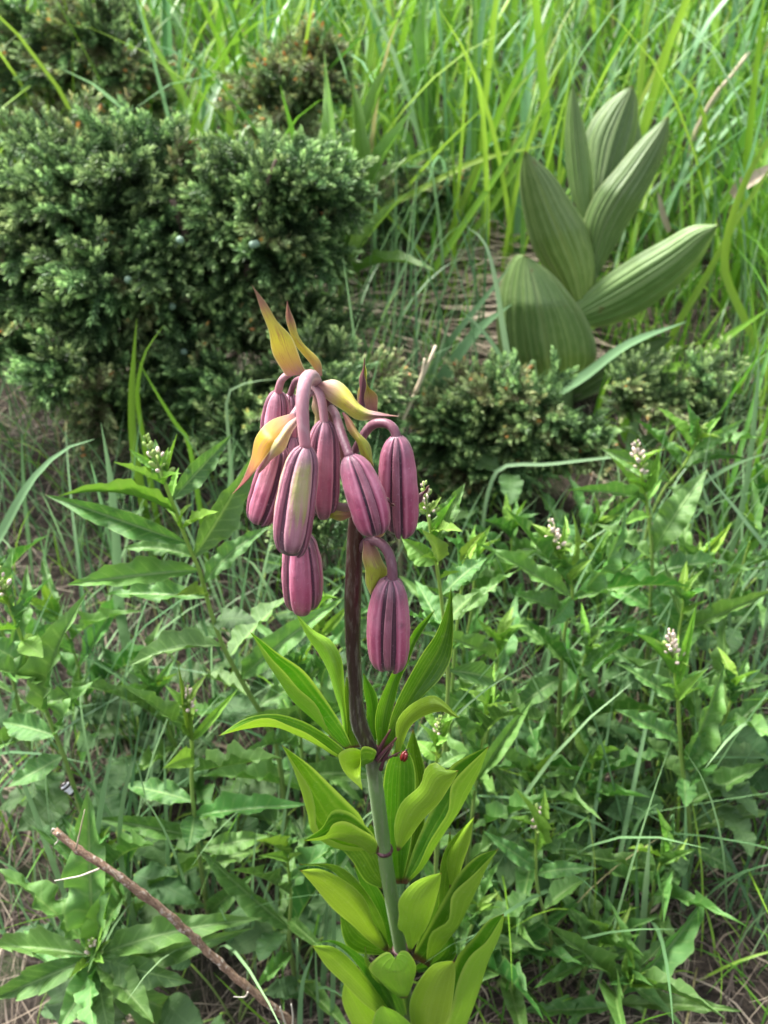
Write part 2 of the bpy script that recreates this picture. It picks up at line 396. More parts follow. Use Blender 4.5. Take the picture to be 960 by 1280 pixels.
# ------------------------------------------------------------------ ground
def ground():
    xs = np.sinh(np.linspace(-4.2, 4.2, 170)) / np.sinh(4.2) * 25
    ys = np.concatenate([np.linspace(-4, .2, 20)[:-1], np.linspace(.2, 3.2, 190), np.linspace(3.3, 30, 50)])
    X, Y = np.meshgrid(xs, ys)
    Z = ground_z(X, Y)
    rs = np.random.RandomState(5)
    near = np.clip((4 - Y) / 3, 0, 1)
    Z = Z + near * (.012 * (rs.rand(*Z.shape) - .5))
    V = np.stack([X.ravel(), Y.ravel(), Z.ravel()], 1)
    s = NT('soil'); tc = s.coords(); ob = tc.outputs['Object']
    n1 = s.noise(ob, 14.0, 5.0); n2 = s.noise(ob, 120.0, 4.0, .7)
    c = s.mix(s.step(n2, .35, .7), (.022, .016, .011), (.075, .056, .042))
    c = s.mix(s.math('MULTIPLY', s.step(n1, .5, .62), .6), c, (.05, .08, .025))
    far = s.step(s.n('SeparateXYZ', {0: ob}).outputs[1], 2.5, 5.0)
    c = s.mix(far, c, s.mix(s.step(n1, .4, .6), (.10, .2, .05), (.16, .27, .08)))
    bm = s.n('Bump', {'Strength': .8, 'Distance': .01, 'Height': n2}).outputs[0]
    mat = s.out(s.n('BsdfPrincipled', {'Base Color': c, 'Roughness': .95, 'Normal': bm}).outputs[0])
    o = link('ground', make_mesh('ground', V, grid_faces(len(ys), len(xs)), mat))
    o['kind'] = 'structure'
ground()

# ------------------------------------------------------------------ blades (grass, straw)
def blades(base, az, length, width, lean, droop, tint, nseg=7, fold=.25, twist=None, rs=None):
    """vectorised ribbons. base (n,3); returns V,F,uv,tint"""
    n = len(base); k = nseg + 1
    t = np.linspace(0, 1, k)[None, :]
    ang = lean[:, None] + droop[:, None] * t ** 1.6         # angle from vertical
    ds = length[:, None] / nseg
    hx = np.concatenate([np.zeros((n, 1)), np.cumsum(np.sin((ang[:, :-1] + ang[:, 1:]) / 2) * ds, 1)], 1)
    hz = np.concatenate([np.zeros((n, 1)), np.cumsum(np.cos((ang[:, :-1] + ang[:, 1:]) / 2) * ds, 1)], 1)
    if twist is None: twist = np.zeros(n)
    azt = az[:, None] + twist[:, None] * t
    dx, dy = np.cos(az)[:, None], np.sin(az)[:, None]
    side = np.stack([-np.sin(azt), np.cos(azt), np.zeros_like(azt)], -1)
    C = base[:, None, :] + np.stack([hx * dx, hx * dy, hz], -1)
    bend = (rs.rand(n)[:, None] - .5) * .12 * length[:, None] * t ** 2 if rs is not None else 0
    C = C + side * np.asarray(bend)[..., None]
    wd = width[:, None] * np.interp(t[0], [0, .15, .45, .8, 1], [.55, .9, 1, .6, .03])[None, :] / 2
    nor = np.stack([-np.cos(ang) * dx, -np.cos(ang) * dy, np.sin(ang)], -1)
    f = (wd * fold)[..., None] * nor
    V = np.stack([C - side * wd[..., None] + f, C, C + side * wd[..., None] + f], 2).reshape(-1, 3)
    g = grid_faces(k, 3)
    F = (g[None] + (np.arange(n) * k * 3)[:, None, None]).reshape(-1, 4)
    uv = np.stack([np.tile([0, .5, 1], n * k), np.tile(np.repeat(t[0], 3), n)], 1)
    return V, F, uv, np.repeat(tint, k * 3)

def clear_of_heroes(V, n, limits):
    """drop blades that would rise across the large plants standing behind them"""
    P = V.reshape(n, -1, 3); px, py = proj(P); Y = P[..., 1]
    bad = np.zeros(n, bool)
    for (x0, y0, x1, y1, ymax) in limits:
        bad |= ((px > x0) & (px < x1) & (py > y0) & (py < y1) & (Y < ymax)).any(1)
    return ~bad

HERO = [(612, 95, 905, 500, 1.22), (-60, 150, 425, 500, 1.02), (500, 470, 745, 600, .93)]
def grass_mass(name, n, y0, y1, L, W, tint, mat, label, seed, lean=.35, droop=1.1, xr=.58, limits=HERO, nseg=7, keep=None, az=None):
    rs = np.random.RandomState(seed)
    y = y0 + (y1 - y0) * rs.rand(n) ** .85
    x = (rs.rand(n) * 2 - 1) * (xr * y + .12)
    # clumped growth
    x = x + .035 * np.sin(37 * y + 11 * x); y = y + .03 * np.sin(29 * x)
    if keep is not None:
        k = keep(x, y, rs); x, y = x[k], y[k]; n = len(x)
    base = np.stack([x, y, ground_z(x, y) - .004], 1)
    a_ = rs.rand(n) * 2 * math.pi if az is None else az + rs.randn(n) * .7
    V, F, uv, t = blades(base, a_, L[0] + (L[1] - L[0]) * rs.rand(n) ** 1.3, W[0] + (W[1] - W[0]) * rs.rand(n) ** 1.5,
                         lean * np.abs(rs.randn(n)), droop * rs.rand(n), tint[0] + (tint[1] - tint[0]) * rs.rand(n), nseg, .25, rs.randn(n) * .5, rs)
    ok = clear_of_heroes(V, n, limits) if limits else np.ones(n, bool)
    k = 3 * (nseg + 1)
    V = V.reshape(n, k, 3)[ok].reshape(-1, 3); uv = uv.reshape(n, k, 2)[ok].reshape(-1, 2); t = t.reshape(n, k)[ok].ravel()
    F = (grid_faces(nseg + 1, 3)[None] + (np.arange(ok.sum()) * k)[:, None, None]).reshape(-1, 4)
    o = link(name, make_mesh(name, V, F, mat, uv, {'tint': t}))
    return setp(o, label, 'grass', None, 'stuff')

def far_keep(x, y, rs):
    # thinner where straw shows between the juniper and the hellebore
    px, py = proj(np.stack([x, y, ground_z(x, y)], 1))
    thin = ((px > 380) & (px < 660) & (py > 320) & (py < 430) & (np.sin(9 * x + 3) > -.2)) | ((px > -100) & (px < 430) & (y < 1.35))
    return ~thin | (rs.rand(len(x)) < .35)
grass_mass('meadow_grass', 3700, 1.22, 3.3, (.22, .62), (.004, .0135), (.05, .93), M['grass'], 'tall bright green meadow grass covering the slope behind the shrubs', 11, .46, 1.6, keep=far_keep)
grass_mass('pale_meadow_grass', 1100, 1.3, 2.6, (.25, .6), (.004, .014), (.3, .97), M['grass_blue'], 'pale arching blades mixed into the bright meadow grass', 16, .6, 1.8, keep=far_keep)
grass_mass('hillside_grass', 4200, 2.5, 5.5, (.25, .6), (.004, .011), (.0, .9), M['grass_blue'], 'blurred blue green grass at the top of the slope', 12, .3, 1.0, xr=.62, limits=None, nseg=5)
grass_mass('thin_grass', 2300, .46, 1.25, (.10, .36), (.0014, .0048), (.0, .85), M['grass_blue'], 'thin blue green grass growing between the leafy herbs', 13, .35, 1.0)
grass_mass('fine_grass', 800, .44, 1.2, (.07, .25), (.001, .0026), (.1, .98), M['grass'], 'fine short grass and dead blades near the ground', 14, .5, 1.2)
def foot_keep(x, y, rs): return x > .05
grass_mass('foot_grass', 900, .40, .66, (.03, .15), (.0010, .0034), (.0, .9), M['grass'], 'short green grass sprouting through the straw right of the lily', 18, .55, 1.3, keep=foot_keep)
def under_keep(x, y, rs):
    px, py = proj(np.stack([x, y, ground_z(x, y)], 1)); return (px > 690) | ((px > 380) & (px < 620) & (rs.rand(len(x)) < .25))
grass_mass('short_grass', 2600, 1.0, 1.5, (.05, .17), (.002, .006), (.0, .8), M['grass'], 'short green grass under and beside the false hellebore', 17, .5, 1.2, keep=under_keep, limits=[(640, 330, 745, 505, 1.2)])
def right_keep(x, y, rs):
    px, py = proj(np.stack([x, y, ground_z(x, y)], 1)); return px > 760
grass_mass('bank_grass', 900, .85, 1.5, (.18, .45), (.003, .0075), (.15, .88), M['grass'], 'long grass leaning over the bank beside the false hellebore', 15, .4, 1.2, keep=right_keep, az=2.6)

def litter(name, n, y0, y1, L, W, tint, seed, label, box=None, flat=.06, azr=None, lift=.012):
    rs = np.random.RandomState(seed)
    if box is None:
        y = y0 + (y1 - y0) * rs.rand(n); x = (rs.rand(n) * 2 - 1) * (.6 * y + .1)
    else:
        x = box[0] + (box[1] - box[0]) * rs.rand(n); y = y0 + (y1 - y0) * rs.rand(n)
    base = np.stack([x, y, ground_z(x, y) + lift * rs.rand(n)], 1)
    az = rs.rand(n) * 2 * math.pi if azr is None else azr[0] + azr[1] * rs.randn(n)
    V, F, uv, t = blades(base, az, L[0] + (L[1] - L[0]) * rs.rand(n) ** 1.5, W[0] + (W[1] - W[0]) * rs.rand(n) ** 3,
                         math.pi / 2 - flat * rs.rand(n) * 3, .12 * rs.randn(n), tint[0] + (tint[1] - tint[0]) * rs.rand(n) ** 1.3, 6, .5, rs.randn(n) * .8, rs)
    # follow the ground: straw lies on it
    k = 21; P = V.reshape(n, k, 3)
    tq = np.repeat(np.linspace(0, 1, 7), 3)[None, :]; cv = rs.randn(n)[:, None] * .22 * tq ** 2 + .025 * np.sin(9 * tq + rs.rand(n)[:, None] * 6)
    ln_ = np.linalg.norm(P[:, -1] - P[:, 0], axis=1)[:, None]
    P[..., 0] += -np.sin(az)[:, None] * cv * ln_; P[..., 1] += np.cos(az)[:, None] * cv * ln_
    P[..., 2] = ground_z(P[..., 0], P[..., 1]) + (P[..., 2] - P[:, :1, 2]) * .5 + (P[:, :1, 2] - ground_z(P[:, :1, 0], P[:, :1, 1])) + .003
    o = link(name, make_mesh(name, P.reshape(-1, 3), F, M['straw'], uv, {'tint': t}))
    return setp(o, label, 'straw', None, 'stuff')
litter('dead_straw', 9000, .38, 1.6, (.02, .14), (.0004, .0024), (.0, 1.0), 21, 'grey brown dead grass stems matted on the soil')
litter('straw_heap', 300, 1.17, 1.42, (.10, .26), (.0015, .0045), (.7, 1.15), 22, 'pale flattened straw between juniper and false hellebore', (-.12, .26), .05, (0.0, .22), .05)

# ------------------------------------------------------------------ single grass tufts that stand out
def ribbon(P, wid, n=22, face=None, fold=.25, prof=([0, .12, .45, .8, 1], [.6, .9, 1, .65, .03])):
    """flat blade along 3-D control points, turned towards 'face'"""
    C = crom(P, n); T = np.gradient(C, axis=0); T /= np.linalg.norm(T, axis=1)[:, None]
    if face is None: face = np.array((0.0, -.8, .6))
    S = np.cross(T, face); ln = np.linalg.norm(S, axis=1)[:, None]; S = S / np.maximum(ln, 1e-6)
    N = np.cross(S, T)
    t = np.linspace(0, 1, n); wv = (wid / 2 * np.interp(t, *prof))[:, None]
    V = np.stack([C - S * wv + N * wv * fold, C, C + S * wv + N * wv * fold], 1).reshape(-1, 3)
    uv = np.stack([np.tile([0, .5, 1], n), np.repeat(t, 3)], 1)
    return V, grid_faces(n, 3), uv

def px_path(pts, Y):
    """photo positions with distances -> world points; Y scalar or per-point"""
    Ys = np.broadcast_to(np.asarray(Y, float), (len(pts),))
    return np.array([at(p[0], p[1], y) for p, y in zip(pts, Ys)])

def grass_tuft(label, specs, mat='grass', name='grass_tuft', cat='grass', group=None, leafname='blade'):
    """specs: (photo path from base to tip, Y or list, width px, tint)"""
    p0 = px_path(specs[0][0], specs[0][1])[0]
    g = np.array((p0[0], p0[1], float(ground_z(p0[0], p0[1]))))
    r = empty(name, g, label, cat, group)
    for (pts, Y, wpx, tint) in specs:
        P = px_path(pts, Y)
        b = P[0]; gz = float(ground_z(b[0], b[1]))
        if b[2] > gz + .015:                     # carry the blade down to the soil it grows from
            P = np.concatenate([[[b[0] + (b[0] - P[1][0]) * .15, b[1] + .01, gz - .004]], P])
        mid = pts[len(pts) // 2]
        Ym = float(np.mean(Y))
        wd = wpx * depth(mid[0], mid[1], Ym) / FPX
        V, F, uv = ribbon(P, wd)
        part(leafname, V, F, M[mat], r, uv, {'tint': np.full(len(V), tint)})
    return r

grass_tuft('wide pale grass blades, one arching over and one bent upright, left of the leafy herbs',
           [([(-40, 740), (0, 670), (40, 600), (80, 562), (118, 549)], [.66, .66, .66, .67, .68], 17, .72),
            ([(150, 760), (146, 680), (140, 610), (132, 560), (126, 528)], .70, 15, .75)], 'grass_blue')
grass_tuft('thin pale blade curling over like a hook beside the lily buds',
           [([(291, 620), (288, 570), (284, 520), (286, 490), (310, 478), (345, 474)], .80, 6, .85)], 'grass_blue')
grass_tuft('upright green grass blades standing before the dark foot of the juniper',
           [([(168, 560), (165, 500), (168, 440), (171, 398)], .82, 13, .45), ([(178, 540), (172, 490), (182, 440), (204, 408)], .83, 8, .6),
            ([(172, 450), (195, 490), (220, 530), (236, 552)][::-1], .81, 7, .55)], 'grass')
grass_tuft('pale arching blades crossing beside the fat closed leaf of the false hellebore',
           [([(640, 490), (630, 420), (617, 340), (604, 300), (584, 284)], [1.0, 1.0, 1.0, 1.01, 1.02], 9, .9),
            ([(648, 500), (628, 450), (600, 410), (572, 385)], 1.0, 8, .8), ([(540, 500), (565, 455), (600, 410), (640, 380)], 1.02, 17, .55),
            ([(530, 480), (560, 430), (600, 380), (640, 330)], 1.06, 9, .6)], 'grass_blue')
grass_tuft('wide pale blade sweeping across the foot of the false hellebore',
           [([(682, 505), (730, 470), (785, 430), (858, 402)], [.98, .98, .98, 1.0], 14, .75), ([(673, 505), (671, 480), (669, 450)], .97, 5, .9),
            ([(800, 500), (815, 470), (822, 440)], 1.0, 12, .7)], 'grass_blue')
grass_tuft('pair of thin pale blades slanting upward right of the lily stem',
           [([(520, 960), (560, 905), (610, 860), (668, 826)], .47, 5, .95), ([(540, 930), (580, 870), (610, 836), (640, 800)], .475, 4, .8)], 'grass_blue')
grass_tuft('upright blades in the bare straw beside the lily foot',
           [([(790, 1300), (800, 1200), (806, 1120), (813, 1038)], .47, 11, .8), ([(800, 1320), (797, 1180), (795, 1060)], .48, 7, .5)], 'grass_blue')
grass_tuft('tall thin blades growing beside the knotted foot of a budding herb',
           [([(846, 1290), (850, 1180), (856, 1090), (857, 990)], .52, 9, .7), ([(905, 1290), (915, 1200), (930, 1120), (953, 1060)], .52, 10, .4),
            ([(880, 1290), (925, 1130), (940, 1040)], .54, 6, .5)], 'grass_blue')
grass_tuft('thin horizontal pale blade lying across the low juniper edge',
           [([(620, 590), (690, 580), (760, 572), (830, 566)], .84, 5, .9)], 'grass_blue')
grass_tuft('narrow blades rising before the broken brown twig',
           [([(185, 1010), (168, 950), (150, 1060)][::-1], .47, 8, .6), ([(120, 1090), (128, 1000), (147, 912)], .47, 10, .65), ([(215, 1130), (208, 1020), (205, 920)], .5, 6, .6),
            ([(60, 1060), (30, 980), (0, 920)], .5, 9, .6)], 'grass_blue')
grass_tuft('narrow upright blades between the lily leaves and the broken twig',
           [([(375, 1300), (378, 1230), (392, 1190)], .42, 7, .6), ([(415, 1290), (417, 1200), (418, 1100), (420, 1040)], .42, 7, .45), ([(400, 1300), (405, 1200), (410, 1110)], .44, 7, .3)], 'grass_blue')
grass_tuft('long bright blades bowing over from the bank beside the false hellebore',
           [([(960, 470), (930, 400), (905, 330), (930, 230), (990, 130)], 1.1, 12, .7), ([(800, 470), (860, 455), (910, 420), (970, 380)], [1.02] * 4, 13, .7),
            ([(840, 420), (880, 350), (930, 260), (985, 180)], 1.15, 9, .8), ([(850, 330), (900, 260), (960, 170)], 1.3, 10, .75)], 'grass')
grass_tuft('bright yellow green blades leaning left above the juniper crest',
           [([(285, 250), (262, 190), (225, 110), (190, 50), (170, -20)], [1.35] * 5, 9, .88), ([(290, 200), (285, 120), (268, 40)], 1.4, 12, .85)], 'grass')
grass_tuft('folded bright blades rising through the dry juniper top',
           [([(12, 150), (12, 90), (14, 38)], 1.5, 13, .8), ([(30, 150), (28, 80), (20, 40)], 1.5, 10, .6)], 'grass')
grass_tuft('two bright blades with folded tips behind the juniper crest',
           [([(400, 200), (405, 150), (415, 100)], 1.38, 14, .88), ([(385, 190), (375, 140), (372, 95)], 1.4, 12, .6)], 'grass')
grass_tuft('long blades slanting across the gap left of the false hellebore',
           [([(480, 430), (540, 340), (600, 250), (660, 160), (700, 100)], 1.25, 9, .75), ([(560, 330), (620, 250), (690, 130)], 1.35, 8, .85),
            ([(430, 290), (520, 240), (600, 200), (690, 180)], 1.3, 9, .85), ([(520, 420), (560, 300), (640, 120), (700, 60)], 1.32, 9, .8)], 'grass')
grass_tuft('long pale blades arching across the herbs below the bank',
           [([(760, 760), (830, 650), (900, 590), (975, 560)], [.75, .76, .78, .8], 8, .7), ([(960, 700), (930, 650), (890, 600), (875, 575)], .72, 7, .85),
            ([(905, 720), (930, 620), (945, 500), (950, 420)], .8, 9, .6)], 'grass_blue')

# single dry stalks
def dry_stalk(label, pts, Y, wpx, mat='pale_straw', side=None):
    P = px_path(pts, Y); g = P[0].copy(); g[2] = min(g[2], float(ground_z(g[0], g[1])))
    r = empty('dry_stalk', g, label, 'straw')
    wd = wpx * depth(pts[0][0], pts[0][1], float(np.mean(Y))) / FPX / 2
    if P[0][2] > g[2] + .01: P = np.concatenate([[g + np.array((0, .01, -.004))], P])
    C = crom(P, 16)
    part('stalk', *[tube(C, wd * np.linspace(1, .6, 16), 6, True, .3)[i] for i in (0, 1)], M[mat], r, tube(C, wd, 6)[2])
    if side is not None:
        S = crom(px_path(side, Y if np.isscalar(Y) else Y[0]), 8); v, f, u = tube(S, wd * np.linspace(.9, .5, 8), 6, True, .3)
        part('splinter', v, f, M[mat], r, u)
    return r
dry_stalk('pale broken straw stalk leaning beside the right lily buds', [(503, 530), (520, 490), (533, 460), (545, 432)], .84, 7, side=[(519, 492), (528, 468), (531, 448)])
dry_stalk('straw stalk leaning high above the false hellebore', [(860, 190), (890, 125), (914, 95), (936, 66)], 1.5, 8)
dry_stalk('thin straw stalk lying at the bare foot of the herbs', [(770, 1300), (755, 1270), (735, 1240)], .44, 7)

print('ground done')

# ------------------------------------------------------------------ the lily
LY = .36                                            # its distance from the camera along the ground
lily_base = at(512, 1290, LY); lily_base[2] = float(ground_z(lily_base[0], lily_base[1]))
lily = empty('turks_cap_lily', lily_base, 'lily with drooping purple pink buds on a dark stem and whorls of green leaves', 'lily')

def rail_leaf(L, Mi, R, dY, Y0=LY, n=22, m=11, fold=(0.0, 0.0), side='i', pleat=None, arch=0.0, wav=0.0, seed=0):
    """surface through three rails given as photo positions from base to tip.
    dY: extra distance at base/mid/tip; fold: extra distance of the left and right margin"""
    def rail(P, f):
        C = crom(np.array(P, float), n); t = np.linspace(0, 1, n)
        yy = Y0 + np.interp(t, np.linspace(0, 1, len(dY)), dY) + f * np.sin(np.pi * np.clip(t, .0, 1)) ** .6
        return np.array([at(c[0], c[1], y) for c, y in zip(C, yy)])
    if Mi is None:
        a, b = crom(np.array(L, float), n), crom(np.array(R, float), n); Mi = [tuple(q) for q in (a + b) / 2]
    l, c, r = rail(L, fold[0]), rail(Mi, 0.0), rail(R, fold[1])
    u = np.linspace(-1, 1, m)
    V = (l[:, None] * (u * (u - 1) / 2)[None, :, None] + c[:, None] * (1 - u * u)[None, :, None] + r[:, None] * (u * (u + 1) / 2)[None, :, None])
    if wav or pleat:
        du = np.gradient(V, axis=1); dv = np.gradient(V, axis=0); N = np.cross(dv, du)
        N /= np.linalg.norm(N, axis=2)[..., None] + 1e-12
        t = np.linspace(0, 1, n)[:, None]
        if wav:
            V = V + N * (wav * np.sin(11 * t + seed + (u > 0)[None, :] * 1.7) * np.abs(u)[None, :] ** 2 * np.sin(np.pi * t))[..., None]
        if pleat:
            V = V + N * (pleat[1] * .5 * (np.cos(pleat[0] * np.pi * u) + .55 * np.cos(pleat[0] * 1.63 * np.pi * u + 1.1 + seed) + .7 * np.cos(pleat[0] * .47 * np.pi * u + .6 + seed))[None, :] * np.sin(np.pi * np.clip(t * .93 + .04, 0, 1)) ** .8)[..., None]
    uv = np.stack([np.tile((u + 1) / 2, n), np.repeat(np.linspace(0, 1, n), m)], 1)
    # front of the face = upper side of the leaf
    return V.reshape(-1, 3), grid_faces(n, m, side == 'o'), uv

# --- stem
sp = [(512, 1290), (508, 1250), (502, 1200), (498, 1170), (491, 1130), (484, 1090), (478, 1045), (472, 1000), (467, 962), (464, 940), (456, 922), (449, 905), (446, 885), (444, 850), (441, 800), (441, 750), (443, 700), (445, 662), (446, 635)]
sw = [15, 15, 16, 17, 18, 18, 18, 19, 19, 18, 20, 22, 19, 18, 20, 22, 22, 22, 20]
P = px_path(sp, LY); R = [w_ * depth(p[0], p[1], LY) / FPX / 2 for p, w_ in zip(sp, sw)]
P = np.concatenate([[lily_base - (0, 0, .01)], P]); R = np.concatenate([[R[0]], R])
top = at(430, 560, LY + .012)
P = np.concatenate([P, [at(440, 600, LY + .006), top, at(412, 505, LY + .016), at(396, 478, LY + .012)]]); R = np.concatenate([R, [.0034, .003, .0026, .0024]])
C = crom(P, 90); s_ = np.linspace(0, 1, len(P))
dP = np.concatenate([[0], np.cumsum(np.linalg.norm(np.diff(P, axis=0), axis=1))]); Rn = np.interp(np.linspace(0, dP[-1], 90), dP, R)
V, F, uv = tube(C, Rn, 14)
stem = part('stem', V, F, M['lily_stem'], lily, uv)
def node(px, py, wpx):
    c = at(px, py, LY); d = depth(px, py, LY)
    r = wpx * d / FPX / 2
    zz = np.linspace(-1, 1, 7); Pn = np.array([c + (0, 0, z * .0016) for z in zz])
    v, f, u = tube(Pn, r * (1 + .14 * (1 - zz ** 2)), 14, True, .12, int(px))
    part('node', v, f, M['node_ring'], stem, u)
node(480, 1062, 20); node(501, 1187, 19); node(464, 938, 19)

def lleaf(L, Mi, R, dY, fold=(0, 0), side='o', mat='lily_leaf', name='leaf', Y0=LY, wav=.0006):
    v, f, u = rail_leaf(L, Mi, R, dY, Y0, fold=fold, side=side, wav=wav, seed=len(lily.children))
    return part(name, v, f, M[mat], lily, u)

# upper whorl
lleaf([(436, 938), (412, 915), (395, 882), (373, 860), (359, 842), (338, 822), (312, 789)], [(436, 940), (402, 908), (368, 878), (349, 850), (334, 828), (323, 807), (312, 789)],
      [(442, 938), (427, 905), (401, 866), (377, 836), (346, 815), (330, 803), (312, 789)], (0, -.012, -.03), (-.012, .004), 'i')
lleaf([(430, 930), (426, 888), (419, 868), (409, 840), (397, 815), (384, 795), (369, 766)], None, [(436, 930), (432, 880), (431, 848), (426, 822), (412, 800), (394, 789), (369, 766)], (.004, .0, .012), (.006, .006), 'o')
lleaf([(430, 946), (420, 942), (383, 916), (364, 907), (337, 898), (312, 903), (273, 920)], [(430, 948), (421, 946), (400, 933), (374, 920), (344, 909), (307, 911), (273, 920)],
      [(434, 942), (425, 932), (401, 914), (375, 900), (341, 892), (307, 898), (273, 920)], (0, -.014, -.034), (-.007, .007), 'i')
lleaf([(438, 936), (431, 905), (429, 878), (433, 846)], None, [(450, 934), (446, 900), (441, 872), (434, 846)], (.004, .01, .014), (-.002, -.002), 'i')
lleaf([(464, 930), (459, 900), (456, 870), (454, 842)], None, [(470, 930), (474, 890), (468, 864), (455, 842)], (.008, .016, .02), (-.003, -.003), 'i')
lleaf([(476, 938), (484, 918), (492, 888), (508, 850), (527, 818), (545, 794), (557, 762), (564, 733)], [(480, 938), (494, 905), (512, 872), (530, 842), (548, 812), (557, 788), (562, 760), (564, 733)],
      [(486, 938), (504, 908), (528, 872), (549, 850), (562, 828), (566, 802), (567, 770), (564, 733)], (.002, .004, .012, .02), (-.005, -.003), 'i')
lleaf([(474, 938), (469, 905), (472, 880), (485, 850), (500, 825), (511, 801), (521, 783), (544, 762)], None, [(480, 938), (487, 905), (493, 880), (499, 850), (511, 826), (521, 803), (530, 787), (544, 762)], (.004, .014, .026), (-.004, -.004), 'i')
lleaf([(492, 946), (495, 925), (496, 905), (506, 887), (522, 874), (541, 869), (554, 877), (575, 898)], None, [(497, 946), (504, 928), (513, 910), (527, 897), (541, 890), (554, 889), (564, 895), (575, 898)], (0, -.014, -.032, -.040), (.008, .006), 'o')
lleaf([(464, 944), (441, 935), (422, 943), (429, 962), (453, 988)], [(466, 952), (452, 958), (444, 962), (446, 972), (453, 988)], [(468, 948), (470, 938), (454, 934), (450, 955), (453, 988)], (-.008, -.020, -.034, -.038), (-.003, .003), 'i')
lleaf([(496, 1105), (480, 1060), (477, 1010), (482, 960), (500, 926)], None, [(502, 1105), (514, 1050), (519, 1000), (517, 955), (503, 926)], (.006, .018, .022), (-.005, -.005), 'i')
lleaf([(500, 1105), (506, 1040), (513, 980), (508, 940), (516, 912)], None, [(507, 1105), (530, 1040), (533, 985), (527, 945), (517, 912)], (.008, .024, .03), (-.004, -.004), 'i')
lleaf([(462, 936), (448, 915), (441, 890), (444, 868)], None, [(466, 936), (460, 905), (452, 884), (445, 868)], (.006, .014, .018), (-.003, -.003), 'i')
# red brown fibres where the upper leaves join the stem
def fibre(pts, Y, wpx, mat='bract_dark'):
    Pp = crom(px_path(pts, Y), 10); d = depth(pts[0][0], pts[0][1], Y) / FPX
    v, f, u = tube(Pp, wpx * d / 2 * np.linspace(1, .3, 10), 6); part('leaf_base', v, f, M[mat], lily, u)
fibre([(472, 950), (482, 938), (496, 922)], LY - .004, 8); fibre([(472, 952), (484, 948), (500, 940)], LY - .004, 5); fibre([(471, 946), (478, 930), (488, 912)], LY - .002, 7)
fibre([(476, 962), (480, 950), (492, 930)], LY - .005, 6); fibre([(440, 942), (450, 940), (462, 944)], LY - .003, 6)

# middle whorl
lleaf([(466, 1062), (425, 1054), (397, 1036), (393, 1008), (387, 984), (372, 960), (352, 931)], [(466, 1063), (428, 1060), (394, 1037), (385, 1012), (376, 985), (366, 958), (352, 931)],
      [(474, 1060), (460, 1040), (450, 1018), (434, 1001), (410, 979), (384, 954), (352, 931)], (.0, -.006, -.016), (-.006, -.001), 'i')
lleaf([(473, 1062), (468, 1047), (450, 1036), (430, 1027), (415, 1030), (407, 1043), (380, 1051)], [(473, 1066), (463, 1068), (449, 1058), (430, 1052), (412, 1048), (400, 1050), (380, 1051)],
      [(474, 1060), (466, 1042), (452, 1027), (436, 1015), (416, 1014), (402, 1034), (380, 1051)], (-.006, -.022, -.036), (-.006, .005), 'i')
lleaf([(480, 1112), (457, 1102), (440, 1076), (425, 1060), (400, 1048)], None, [(484, 1106), (474, 1072), (462, 1052), (440, 1042), (400, 1048)], (.002, .004, .004), (-.003, -.002), 'i')
lleaf([(496, 1064), (493, 1035), (502, 1003), (525, 980), (532, 961), (543, 953), (558, 962), (573, 963)], None, [(499, 1064), (513, 1046), (529, 1026), (549, 1002), (562, 984), (568, 975), (571, 969), (573, 963)], (-.008, -.024, -.034), (.007, .005), 'o')
lleaf([(504, 1104), (514, 1070), (526, 1040), (545, 1000), (562, 959), (584, 945), (611, 933)], [(508, 1106), (528, 1085), (546, 1055), (562, 1030), (577, 1008), (598, 968), (611, 933)],
      [(506, 1105), (523, 1082), (535, 1054), (548, 1034), (561, 1014), (566, 978), (611, 933)], (.0, -.004, -.006), (.008, -.008), 'i')

# lower whorl
lleaf([(482, 1190), (464, 1178), (444, 1161), (419, 1138), (395, 1111), (375, 1088)], None, [(484, 1188), (476, 1167), (466, 1149), (458, 1128), (444, 1111), (424, 1096), (400, 1086), (375, 1088)], (-.006, -.022, -.036), (.005, .007), 'o')
lleaf([(484, 1190), (468, 1160), (440, 1120), (412, 1086), (374, 1081)], None, [(486, 1186), (478, 1150), (455, 1110), (420, 1082), (374, 1080)], (-.002, -.012, -.026), (-.002, .0), 'i')
lleaf([(486, 1194), (452, 1192), (432, 1180), (424, 1136)], None, [(488, 1188), (474, 1160), (448, 1140), (424, 1134)], (.0, -.002, .0), (-.003, -.003), 'i')
lleaf([(490, 1190), (470, 1150), (452, 1110), (442, 1082)], None, [(494, 1188), (488, 1150), (472, 1108), (444, 1082)], (.004, .012, .016), (-.003, -.003), 'i')
lleaf([(488, 1278), (466, 1263), (439, 1240), (410, 1210), (390, 1182)], None, [(490, 1268), (477, 1248), (460, 1224), (440, 1202), (415, 1183), (390, 1182)], (-.008, -.024, -.034), (.005, .006), 'o')
lleaf([(488, 1270), (468, 1236), (438, 1196), (412, 1178), (389, 1180)], None, [(494, 1262), (482, 1226), (450, 1192), (418, 1176), (389, 1180)], (-.004, -.014, -.026), (-.002, .0), 'i')
lleaf([(501, 1248), (480, 1232), (461, 1210), (472, 1196), (485, 1190), (494, 1198)], [(505, 1248), (500, 1226), (497, 1210), (495, 1203), (494, 1200), (494, 1198)], [(509, 1247), (517, 1228), (519, 1206), (511, 1191), (501, 1189), (494, 1198)], (-.012, -.030, -.044, -.042), (.005, .005), 'o')
lleaf([(492, 1238), (470, 1226), (457, 1205), (456, 1184)], None, [(496, 1236), (478, 1222), (463, 1208), (457, 1184)], (-.010, -.026, -.036), (-.001, -.001), 'i')
